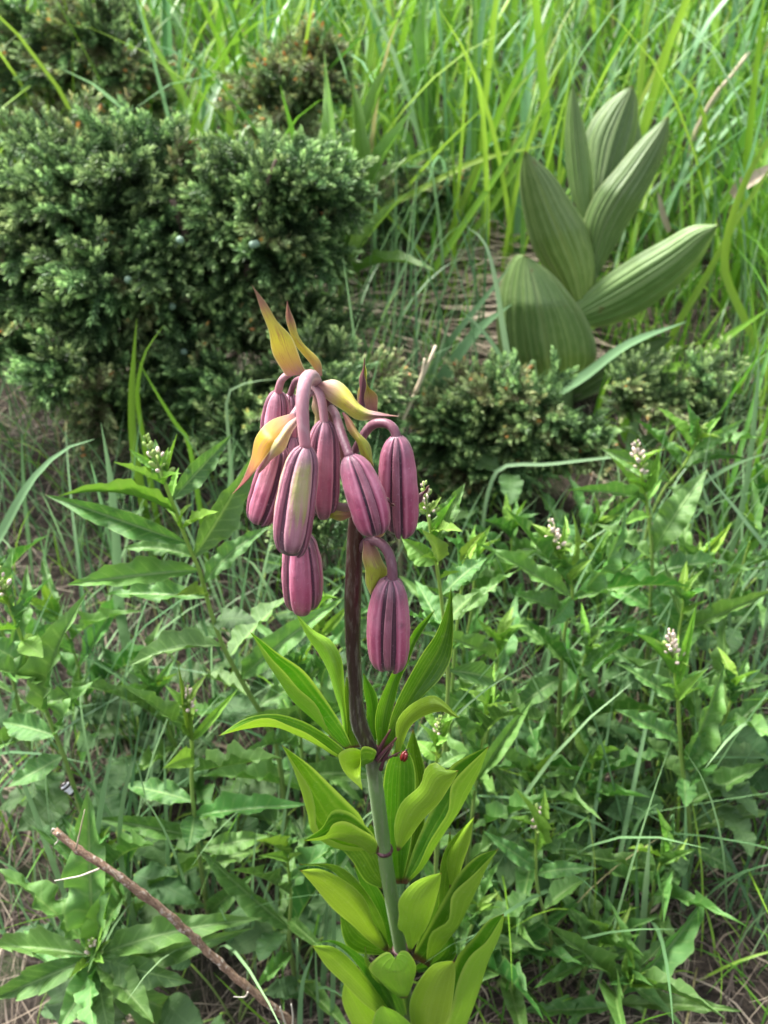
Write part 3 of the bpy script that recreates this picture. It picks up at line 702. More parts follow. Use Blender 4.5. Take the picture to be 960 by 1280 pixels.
lleaf([(511, 1190), (504, 1167), (497, 1161), (499, 1143), (499, 1125), (514, 1105), (534, 1095), (552, 1091)], None, [(514, 1190), (524, 1173), (532, 1160), (539, 1146), (544, 1132), (547, 1118), (550, 1104), (552, 1091)], (-.008, -.024, -.034), (.006, .005), 'o')
lleaf([(515, 1196), (540, 1150), (558, 1118), (574, 1092), (597, 1070), (623, 1061)], [(534, 1208), (560, 1176), (580, 1146), (597, 1110), (609, 1082), (623, 1061)], [(532, 1206), (538, 1168), (560, 1151), (565, 1118), (592, 1094), (623, 1061)], (-.004, -.012, -.018), (.007, -.006), 'i')
lleaf([(562, 1110), (559, 1076), (564, 1056), (578, 1037), (593, 1021)], None, [(567, 1110), (582, 1072), (588, 1046), (593, 1021)], (.0, -.004, .0), (.004, .003), 'o')
lleaf([(548, 1140), (550, 1090), (562, 1052), (592, 1022)], None, [(560, 1140), (566, 1090), (574, 1050), (593, 1021)], (.006, .002, .002), (-.002, -.002), 'i')
lleaf([(545, 1300), (558, 1235), (572, 1195), (592, 1172), (610, 1151), (630, 1142)], [(572, 1310), (598, 1242), (611, 1200), (622, 1175), (628, 1158), (630, 1142)], [(548, 1305), (562, 1270), (572, 1228), (588, 1195), (608, 1176), (630, 1142)], (-.006, -.018, -.026), (.010, -.008), 'i')
lleaf([(520, 1310), (511, 1262), (519, 1235), (540, 1206), (560, 1201), (568, 1202)], None, [(548, 1310), (561, 1272), (567, 1245), (569, 1225), (569, 1210), (568, 1202)], (-.014, -.030, -.042), (.008, .007), 'o')
lleaf([(468, 1310), (464, 1288), (469, 1266), (478, 1257)], None, [(545, 1320), (516, 1282), (496, 1265), (478, 1257)], (-.020, -.036, -.046), (.006, .006), 'o')
lleaf([(504, 1292), (470, 1262), (452, 1222), (450, 1205)], None, [(512, 1285), (502, 1242), (482, 1215), (450, 1204)], (.0, -.008, -.012), (-.003, -.003), 'i')
lleaf([(515, 1200), (530, 1155), (548, 1110), (562, 1040)], None, [(535, 1200), (556, 1160), (569, 1120), (563, 1040)], (.006, .014, .018), (-.004, -.004), 'i')
lleaf([(470, 1310), (440, 1282), (428, 1250), (430, 1228)], None, [(486, 1300), (472, 1270), (450, 1240), (431, 1228)], (-.004, -.008, -.012), (.004, .004), 'o')
lleaf([(512, 1210), (530, 1200), (545, 1180), (560, 1160)], None, [(520, 1216), (545, 1212), (570, 1195), (562, 1160)], (.004, .008, .010), (-.003, -.003), 'i')
lleaf([(486, 1120), (470, 1095), (458, 1060), (462, 1030)], None, [(492, 1116), (488, 1080), (478, 1050), (463, 1030)], (.004, .012, .016), (-.003, -.003), 'i')

# --- flower stalks
def pedicel(pts, dY, wpx, mat='pedicel'):
    Y = LY + np.interp(np.linspace(0, 1, len(pts)), np.linspace(0, 1, len(dY)), dY)
    Pp = crom(px_path(pts, Y), 24); d = depth(pts[-1][0], pts[-1][1], LY) / FPX
    t = np.linspace(0, 1, 24)
    wd = np.interp(t, np.linspace(0, 1, len(wpx)), wpx) * d / 2
    v, f, u = tube(Pp, wd, 12); return part('flower_stalk', v, f, M[mat], lily, u)

# --- buds
PR_T = [0, .02, .06, .15, .33, .55, .75, .88, .95, 1.0]
PR_R = [.24, .40, .60, .80, .94, 1.0, 1.0, .91, .76, .50]
def bud(top, bot, wpx, dY0, dY1, phase, mats=('bud_rose', 'bud_rib'), open_=0.0, fat=1.0):
    A = at(top[0], top[1], LY + dY0); B = at(bot[0], bot[1], LY + dY1)
    d = depth((top[0] + bot[0]) / 2, (top[1] + bot[1]) / 2, LY + (dY0 + dY1) / 2)
    Rm = wpx * d / FPX / 2 * .97
    ax = B - A; Ln = np.linalg.norm(ax); ax /= Ln
    toc = CAM - (A + B) / 2; toc = toc - ax * toc.dot(ax); toc /= np.linalg.norm(toc)
    sd_ = np.cross(ax, toc)
    rs = np.random.RandomState(int(top[0] * 7 + top[1]))
    bow = rs.uniform(-.03, .03, 2) * Ln
    prof = lambda t: np.interp(t, PR_T, PR_R) * (1 + fat * .03 * np.sin(3 * t))
    def centre(t): return A + ax * (Ln * t)[..., None] + (np.sin(np.pi * t) * bow[0])[..., None] * toc + (np.sin(np.pi * t) * bow[1])[..., None] * sd_
    def ring(t, th, r): return centre(t) + (np.cos(th) * r)[..., None] * toc + (np.sin(th) * r)[..., None] * sd_
    # inner core, closed at both ends
    n, k = 20, 18
    t = np.linspace(0, .975, n)[:, None] * np.ones((1, k)); th = np.linspace(0, 2 * np.pi, k, endpoint=False)[None, :] * np.ones((n, 1))
    Vc = ring(t, th, Rm * .84 * prof(t)).reshape(-1, 3)
    i = np.arange(n - 1)[:, None]; j = np.arange(k)[None, :]; a = (i * k + j).ravel(); b = (i * k + (j + 1) % k).ravel()
    Fc = [np.stack([a, b, b + k, a + k], 1), np.arange(k)[::-1][None, :], (np.arange(k) + (n - 1) * k)[None, :]]
    core = part('bud', Vc, Fc, M['bud_core'], lily, np.stack([th.ravel() / 6.2832, t.ravel()], 1))
    # six tepals: broad ridged outer ones and narrow ribs of the inner ones between them
    for q in range(6):
        outer = q % 2 == 0
        c0 = phase + q * np.pi / 3
        hw = (np.radians(42.5) if outer else np.radians(15.2)) * (1 + rs.uniform(-.10, .08)); endk = rs.uniform(.955, 1.02); wob = rs.uniform(-.10, .10); ph_ = rs.rand() * 6
        n, m = 26, (15 if outer else 9)
        tt = np.linspace(0, 1, n)[:, None] * np.ones((1, m)); uu = np.ones((n, 1)) * np.linspace(-1, 1, m)[None, :]
        lift = rs.uniform(-.015, .02)
        twist = .10 * (tt - .5) + wob * (.5 + .5 * np.sin(4.2 * tt + ph_))
        th = c0 + twist + uu * hw * (1 - .12 * np.clip((tt - .8) / .2, 0, 1))
        au = np.abs(uu)
        if outer:   # flat topped with a shallow double ridge, rolled in at the margins
            cs = 1.02 - .17 * au ** 3.0 - .040 * np.exp(-(uu / .16) ** 2) * np.sin(np.pi * np.clip(tt * 1.1, 0, 1)) ** .5 - .018 * np.exp(-((au - .55) / .1) ** 2)
        else:
            cs = .985 - .14 * au ** 2.2
        cs = cs + lift + .016 * np.sin(8 * tt + ph_ + 1.5 * uu) * np.sin(np.pi * tt) + .010 * np.sin(23 * tt + 4 * uu + ph_) * np.sin(np.pi * tt)
        rr = Rm * prof(tt * .985 + .005) * cs
        Vt = ring(tt * endk, th, rr)
        inn = ring(tt * endk, th, Rm * .76 * prof(tt))
        Vt[:, 0] = inn[:, 0]; Vt[:, -1] = inn[:, -1]
        part('tepal', Vt.reshape(-1, 3), grid_faces(n, m), M[mats[0 if outer else 1]], core, np.stack([(uu.ravel() + 1) / 2, tt.ravel()], 1))
    return core

PI3 = math.pi / 3
bud((347, 489), (343, 584), 40, .026, .026, .3, ('bud_pink', 'bud_rib'))
bud((363, 492), (361, 572), 30, .046, .046, .9, ('bud_rose', 'bud_rib'))
bud((368, 545), (366, 632), 34, .024, .022, .2, ('bud_pink', 'bud_rib'))
bud((350, 556), (324, 652), 46, -.008, -.012, .42, ('bud_pink', 'bud_rib'))
bud((382, 558), (363, 692), 53, -.030, -.034, -.10, ('bud_cream', 'bud_rib'))
bud((406, 526), (404, 642), 46, -.006, -.006, -.15, ('bud_pink', 'bud_rib'))
bud((437, 569), (470, 668), 50, -.026, -.034, PI3 - .25, ('bud_rose', 'bud_rib'))
bud((496, 545), (500, 666), 52, -.004, -.006, PI3 + .12, ('bud_rose', 'bud_rib'))
bud((374, 664), (379, 761), 53, .006, .004, .12, ('bud_rose', 'bud_rib'))
bud((488, 723), (486, 833), 56, -.018, -.018, PI3 + .02, ('bud_rose', 'bud_rib'))

pedicel([(400, 480), (385, 468), (368, 465), (353, 474), (347, 492)], (.012, .02, .026), (9, 9, 11), 'pedicel_pink')
pedicel([(396, 484), (385, 474), (370, 476), (362, 495)], (.018, .04, .046), (8, 8, 9))
pedicel([(398, 482), (390, 471), (382, 476), (378, 500), (379, 530), (382, 562)], (.010, -.016, -.026, -.030), (13, 17, 16, 13), 'pedicel_pink')
pedicel([(396, 484), (385, 490), (372, 510), (368, 548)], (.014, .022, .024), (9, 9, 9), 'pedicel_pink')
pedicel([(394, 484), (380, 500), (366, 520), (355, 540), (350, 560)], (.010, -.002, -.008), (9, 9, 10), 'pedicel_pink')
pedicel([(388, 480), (396, 486), (402, 500), (406, 530)], (.010, -.002, -.006), (10, 11, 11), 'pedicel_pink')
pedicel([(414, 510), (420, 520), (428, 545), (438, 573)], (.014, -.010, -.026), (10, 11, 11))
pedicel([(436, 580), (452, 548), (466, 531), (482, 529), (492, 536), (497, 552)], (.008, .002, -.004), (10, 12, 12))
pedicel([(446, 636), (420, 634), (396, 634), (380, 645), (374, 668)], (.002, .006, .006), (10, 10, 10))
pedicel([(446, 690), (458, 678), (470, 676), (481, 684), (489, 702), (491, 728)], (.0, -.010, -.018), (11, 12, 13))

# --- bracts (leafy scales at the stalks)
def bract(L, R, dY, fold=(0, 0), mat='bract', Mi=None, side='i'):
    return lleaf(L, Mi, R, dY, fold, side, mat, 'bract', wav=.0008)
bract([(358, 470), (352, 462), (340, 440), (335, 412), (327, 387), (314, 355)], [(386, 468), (380, 460), (370, 436), (362, 417), (345, 397), (314, 355)], (.012, .010, .006), (-.003, .005), 'bract')
bract([(397, 470), (390, 458), (378, 440), (364, 425), (358, 405), (359, 375)], [(403, 470), (401, 455), (388, 437), (372, 416), (367, 402), (359, 375)], (.016, .02, .022), (.003, .003), 'bract')
bract([(398, 478), (418, 475), (438, 489), (450, 503), (464, 514), (498, 520)], [(398, 484), (410, 500), (436, 520), (448, 524), (464, 523), (498, 521)], (.0, -.014, -.020), (.005, .005), 'bract_pinkbase', side='i')
bract([(448, 516), (446, 500), (452, 478), (455, 450)], [(472, 516), (471, 496), (461, 480), (455, 450)], (.02, .024, .028), (-.003, -.003), 'bract_green')
bract([(450, 512), (448, 490), (452, 466), (455, 448)], [(457, 512), (456, 490), (457, 466), (456, 448)], (.016, .019, .022), (.002, .002), 'bract_dark')
bract([(427, 516), (440, 546), (453, 570), (468, 584)], [(430, 515), (452, 542), (463, 562), (468, 584)], (-.012, -.020, -.022), (.004, .003), 'bract_green', side='o')
bract([(366, 516), (336, 528), (317, 548), (314, 576), (306, 596), (289, 619)], [(371, 521), (353, 545), (336, 566), (321, 586), (309, 601), (289, 619)], (-.004, -.022, -.022, -.018), (.006, -.002), 'bract_orange', side='o')
bract([(372, 520), (352, 536), (338, 560), (322, 590)], [(376, 524), (362, 548), (350, 566), (324, 592)], (-.012, -.026, -.022), (.003, .004), 'bract_pinkbase')
bract([(444, 630), (420, 627), (404, 632), (394, 640)], [(444, 640), (420, 640), (406, 642), (394, 641)], (-.004, -.008, -.006), (.002, .002), 'bract_dark')
bract([(444, 638), (420, 640), (404, 640), (393, 640)], [(442, 646), (424, 650), (404, 648), (393, 641)], (-.004, -.010, -.006), (.002, .002), 'bract_green', side='o')
bract([(390, 490), (391, 505), (392, 522), (394, 540)], [(398, 494), (402, 510), (403, 526), (396, 540)], (.010, .006, .004), (.002, .002), 'bract_green')
bract([(454, 676), (454, 700), (456, 722), (463, 744)], [(464, 676), (478, 698), (485, 714), (463, 744)], (-.008, -.016, -.016), (.004, .005), 'bract_green', side='o')
bract([(466, 664), (476, 654), (490, 645)], [(470, 676), (482, 664), (490, 646)], (-.008, -.012, -.012), (.002, .002), 'bract_green')
bract([(519, 628), (526, 616), (537, 606)], [(522, 632), (531, 620), (537, 606)], (.004, .006, .006), (.001, .001), 'bract_dark')
bract([(478, 621), (486, 624), (495, 634)], [(478, 625), (485, 629), (495, 634)], (-.024, -.026, -.026), (.001, .001), 'bract_dark')
bract([(352, 640), (351, 655), (353, 668)], [(358, 640), (358, 655), (354, 668)], (-.010, -.012, -.012), (.001, .001), 'bract_dark')

# ------------------------------------------------------------------ red beetle on a lily leaf
def ellipsoid(c, ax, r, n=10, m=14, cut=None):
    ax = [np.asarray(a, float) for a in ax]
    t = np.linspace(0, np.pi, n)[:, None]; p = np.linspace(0, 2 * np.pi, m, endpoint=False)[None, :]
    x = (np.cos(t) * np.ones_like(p)).ravel() * r[0]; y = (np.sin(t) * np.cos(p)).ravel() * r[1]; z = (np.sin(t) * np.sin(p)).ravel() * r[2]
    if cut is not None: z = np.maximum(z, cut)
    V = np.asarray(c) + x[:, None] * ax[0] + y[:, None] * ax[1] + z[:, None] * ax[2]
    i = np.arange(n - 1)[:, None]; j = np.arange(m)[None, :]; a = (i * m + j).ravel(); b = (i * m + (j + 1) % m).ravel()
    uv = np.stack([np.tile(np.arange(m) / m, n), np.repeat(np.linspace(0, 1, n), m)], 1)
    return V, np.stack([a, b, b + m, a + m], 1), uv

def beetle():
    c = at(505, 946, LY + .010)
    r = empty('beetle', c, 'tiny shiny red beetle clinging to a lily leaf beside the stem', 'beetle')
    fwd = at(509, 934, LY + .012) - c; fwd /= np.linalg.norm(fwd)
    out = CAM - c; out -= fwd * out.dot(fwd); out /= np.linalg.norm(out); sd2 = np.cross(out, fwd)
    for s in (-1, 1):
        v, f, u = ellipsoid(c + sd2 * s * .0008, (fwd, sd2, out), (.0032, .0016, .0019)); part('wing_case', v, f, M['beetle_red'], r, u)
    v, f, u = ellipsoid(c + fwd * .0030 - out * .0003, (fwd, sd2, out), (.0011, .0013, .0011)); part('thorax', v, f, M['beetle_red'], r, u)
    v, f, u = ellipsoid(c + fwd * .0042 - out * .0004, (fwd, sd2, out), (.0008, .0009, .0008)); h = part('head', v, f, M['beetle_dark'], r, u)
    for s in (-1, 1):
        a = c + fwd * .0046; v, f, u = tube(crom([a, a + fwd * .0012 + sd2 * s * .0008, a + fwd * .0018 + sd2 * s * .0018], 6), .00012, 5); part('antenna', v, f, M['beetle_dark'], h, u)
        for q in (-.0012, .0006, .0024):
            a = c + fwd * q; v, f, u = tube(crom([a, a + sd2 * s * .0024 - out * .0006, a + sd2 * s * .0034 - out * .0022], 6), .00018, 5); part('leg', v, f, M['beetle_dark'], r, u)
beetle()

def banded_insect():
    c = at(84, 985, .475)
    r = empty('insect', c, 'tiny grey white insect with dark bands hanging on a herb leaf', 'insect')
    fwd = at(93, 996, .472) - at(76, 976, .475); fwd /= np.linalg.norm(fwd)
    out = CAM - c; out -= fwd * out.dot(fwd); out /= np.linalg.norm(out); s2 = np.cross(out, fwd)
    for q in range(6):
        x = -.0045 + q * .0018
        v, f, u = ellipsoid(c + fwd * x, (fwd, s2, out), (.0013, .0030 + .0007 * math.sin(q), .0022)); part('segment', v, f, M['insect_white' if q % 2 or q > 3 else 'beetle_dark'], r, u)
    v, f, u = ellipsoid(c + fwd * .0066, (fwd, s2, out), (.0016, .0017, .0016)); part('head', v, f, M['beetle_dark'], r, u)
    for s in (-1, 1):
        for q in (-.001, .002, .0045):
            a = c + fwd * q; v, f, u = tube(crom([a, a + s2 * s * .003 - out * .001, a + s2 * s * .0045 - out * .003], 6), .0002, 5); part('leg', v, f, M['beetle_dark'], r, u)
banded_insect()

# ------------------------------------------------------------------ false hellebore
VY = 1.14
hb = at(700, 510, 1.10); hb[2] = float(ground_z(hb[0], hb[1]))
hell = empty('false_hellebore', hb, 'large plant with broad pleated grey green leaves fanning from one stem', 'plant')
def hleaf(L, Mi, R, dY, fold, pl=(8, .0026), side='o'):
    v, f, u = rail_leaf(L, Mi, R, dY, VY, n=36, m=49, fold=fold, side=side, pleat=pl, seed=len(hell.children) * 1.3)
    return part('leaf', v, f, M['hellebore_leaf'], hell, u)
Pst = np.array([hb - (0, 0, .01), at(702, 480, 1.11), at(722, 420, 1.15), at(735, 360, 1.175), at(740, 300, 1.18), at(742, 250, 1.18)])
v, f, u = tube(crom(Pst, 20), np.interp(np.linspace(0, 1, 20), [0, .4, 1], [.020, .014, .005]), 12); part('stem', v, f, M['hellebore_stem'], hell, u)
hleaf([(738, 262), (727, 205), (731, 165), (755, 130), (788, 107)], None, [(755, 250), (784, 205), (797, 168), (799, 130), (792, 107)], (.03, .06, .09), (.035, .035))
hleaf([(745, 250), (765, 200), (785, 165), (796, 145)], None, [(755, 250), (790, 205), (802, 180), (797, 145)], (.05, .09, .12), (.02, .02))
hleaf([(730, 280), (712, 238), (706, 185), (708, 140), (715, 105)], None, [(738, 280), (742, 230), (738, 190), (730, 150), (717, 105)], (.02, .03, .04), (.018, .018), (6, .002))
hleaf([(736, 345), (728, 285), (740, 246), (770, 208), (802, 172), (833, 146)], None, [(745, 350), (770, 307), (796, 264), (821, 217), (836, 178), (837, 147)], (.0, -.01, .02), (.03, .03))
hleaf([(722, 400), (690, 352), (667, 315), (654, 270), (649, 222), (655, 189)], None, [(738, 400), (749, 335), (739, 290), (716, 251), (690, 215), (658, 189)], (-.01, -.035, -.03), (.04, .04))
hleaf([(712, 385), (750, 349), (790, 321), (830, 299), (866, 281), (898, 281)], None, [(716, 415), (772, 405), (812, 386), (851, 356), (880, 322), (898, 281)], (-.02, -.05, -.06), (.03, .04))
hleaf([(690, 505), (740, 458), (790, 427), (842, 420)], None, [(702, 510), (764, 484), (812, 452), (842, 421)], (-.02, -.03, -.02), (-.01, -.02), (5, .002), 'i')
hleaf([(692, 500), (642, 482), (616, 452), (617, 428)], None, [(695, 495), (664, 470), (642, 440), (617, 428)], (-.02, -.02, .0), (-.01, -.01), (5, .002), 'i')
hleaf([(672, 512), (642, 476), (624, 432), (622, 380), (630, 342), (644, 319), (656, 319)], [(692, 512), (688, 470), (681, 425), (674, 385), (667, 352), (661, 330), (656, 319)],
      [(712, 508), (738, 468), (745, 437), (733, 400), (712, 369), (688, 341), (660, 321)], (-.03, -.075, -.085, -.06), (.055, .055), (9, .0028))

# ------------------------------------------------------------------ juniper
def needle_cloud(rs, axisP, tipness, dens=.0031, nl=.0098, nw=.0031, per=3):
    """needles in whorls along a branchlet; returns V, F(tri), tip"""
    P = crom(axisP, 24); L = np.linalg.norm(np.diff(P, axis=0), axis=1).sum()
    nw_ = max(3, int(L / dens)); tt = np.linspace(.06, 1.0, nw_)
    idx = tt * 23; i0 = np.clip(idx.astype(int), 0, 22); fr = (idx - i0)[:, None]
    B = P[i0] * (1 - fr) + P[i0 + 1] * fr; T = P[i0 + 1] - P[i0]; T /= np.linalg.norm(T, axis=1)[:, None]
    B = np.repeat(B, per, 0); T = np.repeat(T, per, 0); t = np.repeat(tt, per); n = len(B)
    a = np.where(np.abs(T[:, 2:3]) < .9, np.array([[0, 0, 1.0]]), np.array([[1.0, 0, 0]]))
    N1 = np.cross(T, a); N1 /= np.linalg.norm(N1, axis=1)[:, None]; N2 = np.cross(T, N1)
    ph = np.tile(np.arange(per) * 2 * np.pi / per, nw_) + np.repeat(np.arange(nw_) * 1.05, per) + rs.rand(n) * .5
    rad = np.cos(ph)[:, None] * N1 + np.sin(ph)[:, None] * N2
    ang = np.interp(t, [0, .7, 1], [.95, .75, .30]) + rs.randn(n) * .10
    D = np.cos(ang)[:, None] * T + np.sin(ang)[:, None] * rad
    S = np.cross(D, rad); S /= np.linalg.norm(S, axis=1)[:, None] + 1e-9; U = np.cross(S, D)
    ln = nl * (.8 + .35 * rs.rand(n)) * np.interp(t, [0, .8, 1], [1, 1, .75]); wd = nw * (.85 + .3 * rs.rand(n))
    ln, wd = ln[:, None], wd[:, None]
    b = B; l = B + D * ln * .42 - S * wd / 2; r = B + D * ln * .42 + S * wd / 2; m = B + D * ln * .45 + U * wd * .22; tp = B + D * ln - U * ln * .10
    V = np.stack([b, l, r, m, tp], 1).reshape(-1, 3)
    f = np.array([[0, 2, 3], [0, 3, 1], [1, 3, 4], [3, 2, 4]])
    F = (f[None] + (np.arange(n) * 5)[:, None, None]).reshape(-1, 3)
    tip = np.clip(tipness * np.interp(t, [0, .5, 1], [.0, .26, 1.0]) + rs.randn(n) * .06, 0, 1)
    return V, F, np.repeat(tip, 5)

def spray_mesh(seed, mat, fresh=.85, dry=0.0, size=.095):
    rs = np.random.RandomState(seed); bag = Bag()
    main = np.array([(0, 0, 0), (.35, rs.uniform(-.03, .03), .04), (.7, rs.uniform(-.06, .06), .06), (1.0, rs.uniform(-.08, .08), .03)]) * size
    mc = crom(main, 24)
    v, f, u = tube(mc, np.linspace(.0013, .0005, 24), 5); bag.add(v, [f[0]], u, .0)
    twigs = [(mc[12:], 1.0)]
    k = 11
    for i in range(k):
        t = .16 + .76 * i / (k - 1); b = mc[int(t * 23)]
        sgn = 1 if i % 2 else -1
        ln = size * (.50 - .25 * t) * rs.uniform(.8, 1.25)
        a = sgn * rs.uniform(.55, .95); el = rs.uniform(-.35, .55)
        d = np.array((math.cos(a) * math.cos(el), math.sin(a) * math.cos(el), math.sin(el)))
        Pb = np.array([b, b + d * ln * .5 + (0, 0, .03 * ln), b + d * ln + np.array((.15 * ln, 0, rs.uniform(-.22, .12) * ln))])
        c = crom(Pb, 10); v, f, u = tube(c, np.linspace(.0008, .0004, 10), 4); bag.add(v, [f[0]], u, .0)
        twigs.append((Pb, rs.uniform(.7, 1.0)))
        if rs.rand() < .75:                              # a second order branchlet
            b2 = c[5]; a2 = a + rs.choice([-1, 1]) * .6; d2 = np.array((math.cos(a2), math.sin(a2), rs.uniform(-.3, .5)))
            twigs.append((np.array([b2, b2 + d2 * ln * .25, b2 + d2 * ln * .48]), rs.uniform(.7, 1.0)))
    for Pb, q in twigs:
        tipn = fresh * q if rs.rand() > dry else 1.0
        if dry and rs.rand() < .45: tipn *= .55
        V, F, tip = needle_cloud(rs, np.asarray(Pb), tipn); bag.add(V, F, np.zeros((len(V), 2)), tip)
    V, F, uv, a = bag.merged()
    return make_mesh('juniper_spray', V, F, mat, uv, {'tip': a}, False)
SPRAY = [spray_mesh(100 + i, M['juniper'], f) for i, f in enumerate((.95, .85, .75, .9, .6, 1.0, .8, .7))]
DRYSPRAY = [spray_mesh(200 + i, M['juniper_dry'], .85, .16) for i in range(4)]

def frame(d, up, roll=0.0):
    d = np.asarray(d, float); d = d / np.linalg.norm(d)
    y = np.cross(up, d); y /= np.linalg.norm(y) + 1e-9; z = np.cross(d, y)
    m = Matrix((( d[0], y[0], z[0]), (d[1], y[1], z[1]), (d[2], y[2], z[2]))).to_4x4()
    return m @ Matrix.Rotation(roll, 4, 'X')

def juniper(label, foot, blobs, seed, dry=0.0, scale=1.0, up=.25, nbranch=10, fwd=-.4):
    """blobs: (photo x, y, Y, radius, count); sprays grow outward from each lump"""
    rs = np.random.RandomState(seed)
    fp = at(foot[0], foot[1], foot[2]); fp[2] = float(ground_z(fp[0], fp[1]))
    r = empty('juniper_shrub', fp, label, 'shrub')
    ends = []
    for (bx, by, bY, rad, cnt) in blobs:
        c = at(bx, by, bY)
        for _ in range(cnt):
            d = rs.randn(3); d[1] -= .65; d[2] += .25; d /= np.linalg.norm(d)
            p = c + d * rad * rs.uniform(.55, 1.0) * np.array((1.0, .8, .85))
            dirn = d * .8 + np.array((0, fwd, up)) + rs.randn(3) * .30
            dirn /= np.linalg.norm(dirn)
            sc_ = scale * rs.uniform(.75, 1.2)
            b = p - dirn * .06 * sc_
            gz = float(ground_z(b[0], b[1])) + .01
            if b[2] < gz: b[2] = gz
            me = (DRYSPRAY if rs.rand() < dry else SPRAY); me = me[rs.randint(len(me))]
            mw = Matrix.Translation(Vector(b - fp)) @ frame(dirn, np.array((rs.randn() * .25, -.35, 1.0)), rs.randn() * .4) @ Matrix.Scale(sc_, 4)
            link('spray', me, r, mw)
            ends.append(b)
    for i in rs.choice(len(ends), min(nbranch, len(ends)), replace=False):
        e = ends[i]; mid = (fp + e) / 2 + np.array((rs.uniform(-.02, .02), rs.uniform(0, .04), -.02 + .02 * rs.rand()))
        C_ = crom([fp - (0, 0, .01), fp * .7 + mid * .3 + (0, 0, .015), mid, e], 18)
        v, f, u = tube(C_, np.linspace(.0065, .0016, 18) * scale, 7, True, .25, i); part('branch', v, f, M['bark'], r, u)
    return r, fp

big, bfp = juniper('large dense blue green juniper shrub with fresh pale tips behind the lily', (230, 480, 1.06),
    [(20, 275, 1.08, .085, 24), (90, 262, 1.06, .085, 28), (175, 265, 1.05, .085, 28), (260, 272, 1.07, .07, 18), (330, 265, 1.03, .08, 24), (385, 235, 1.04, .05, 13), (120, 215, 1.12, .05, 10), (215, 225, 1.10, .05, 9),
     (60, 335, 1.03, .095, 22), (160, 335, 1.00, .095, 24), (250, 345, 1.03, .085, 18), (340, 335, 1.03, .08, 18), (395, 305, 1.06, .045, 9),
     (30, 425, 1.00, .08, 12), (140, 415, 1.0, .07, 9), (280, 425, 1.02, .07, 8), (380, 425, 1.0, .06, 9), (215, 480, .98, .05, 6), (100, 480, .94, .06, 8), (360, 490, .97, .05, 7), (170, 505, .96, .05, 8), (270, 510, .95, .045, 8), (320, 540, .90, .035, 5), (-70, 340, 1.05, .12, 20)], 31, .05, 1.0, nbranch=22)
# thick bare limbs that show through the gaps
for pts, Y, w0 in [([(230, 500), (150, 440), (80, 405), (0, 385)], [1.06, 1.0, .97, .97], .011), ([(60, 450), (100, 440), (118, 415)], [.95, .96, .98], .004),
                   ([(300, 420), (270, 350), (240, 310), (215, 250)], [1.06, 1.02, 1.0, .98], .007), ([(310, 330), (330, 240), (345, 200)], [1.0, .97, .96], .003), ([(330, 440), (305, 380), (310, 330)], [1.06, 1.0, .99], .008)]:
    C_ = crom(px_path(pts, Y), 20); v, f, u = tube(C_, w0 * np.linspace(1, .55, 20), 8, True, .25, 3); part('branch', v, f, M['bark'], big, u)
for i, (bx, by, bY) in enumerate([(215, 383, .955), (225, 300, .93), (316, 306, .93), (230, 440, .95), (320, 305, .94), (160, 350, .93)]):
    v, f, u = ellipsoid(at(bx, by, bY), np.eye(3), (.0042,) * 3); part('berry', v, f, M['berry'], big, u)
juniper('low flat juniper branch with orange tips below the false hellebore', (600, 590, .98),
    [(560, 540, .95, .05, 14), (610, 520, .96, .055, 18), (670, 530, .95, .055, 18), (715, 560, .93, .035, 9), (590, 580, .93, .045, 10), (660, 580, .95, .04, 8)], 33, .30, .95, .45, 6)
juniper('sparse dry juniper with brown twigs above the large juniper', (120, 190, 1.55),
    [(60, 70, 1.45, .08, 14), (130, 75, 1.42, .07, 14), (170, 115, 1.5, .05, 7), (40, 150, 1.45, .09, 10), (90, 130, 1.5, .08, 9), (20, 30, 1.7, .09, 8)], 34, .75, 1.15, .4, 9)
juniper('yellowing juniper clump behind the big juniper crest', (370, 190, 1.38),
    [(345, 125, 1.33, .05, 11), (400, 108, 1.33, .05, 11), (370, 150, 1.3, .045, 8)], 35, .8, 1.0, .45, 5)
juniper('small green juniper between leafy herbs and false hellebore', (840, 510, 1.0),
    [(790, 500, .97, .045, 9), (840, 485, 1.0, .045, 9), (875, 500, .98, .035, 6)], 36, .12, .8, .35, 4)
juniper('small shaded juniper in the straw left of the false hellebore', (530, 320, 1.4),
    [(500, 255, 1.36, .06, 9), (550, 250, 1.4, .06, 9), (470, 300, 1.33, .055, 7), (440, 280, 1.3, .05, 6)], 37, .1, .9, .35, 5)
juniper('dark juniper tuft behind the lily stem', (400, 640, .80),
    [(440, 500, .86, .05, 8), (395, 470, .9, .05, 8), (400, 650, .66, .03, 6), (330, 530, .88, .04, 5)], 38, .05, .8, .35, 4)

print('juniper done')

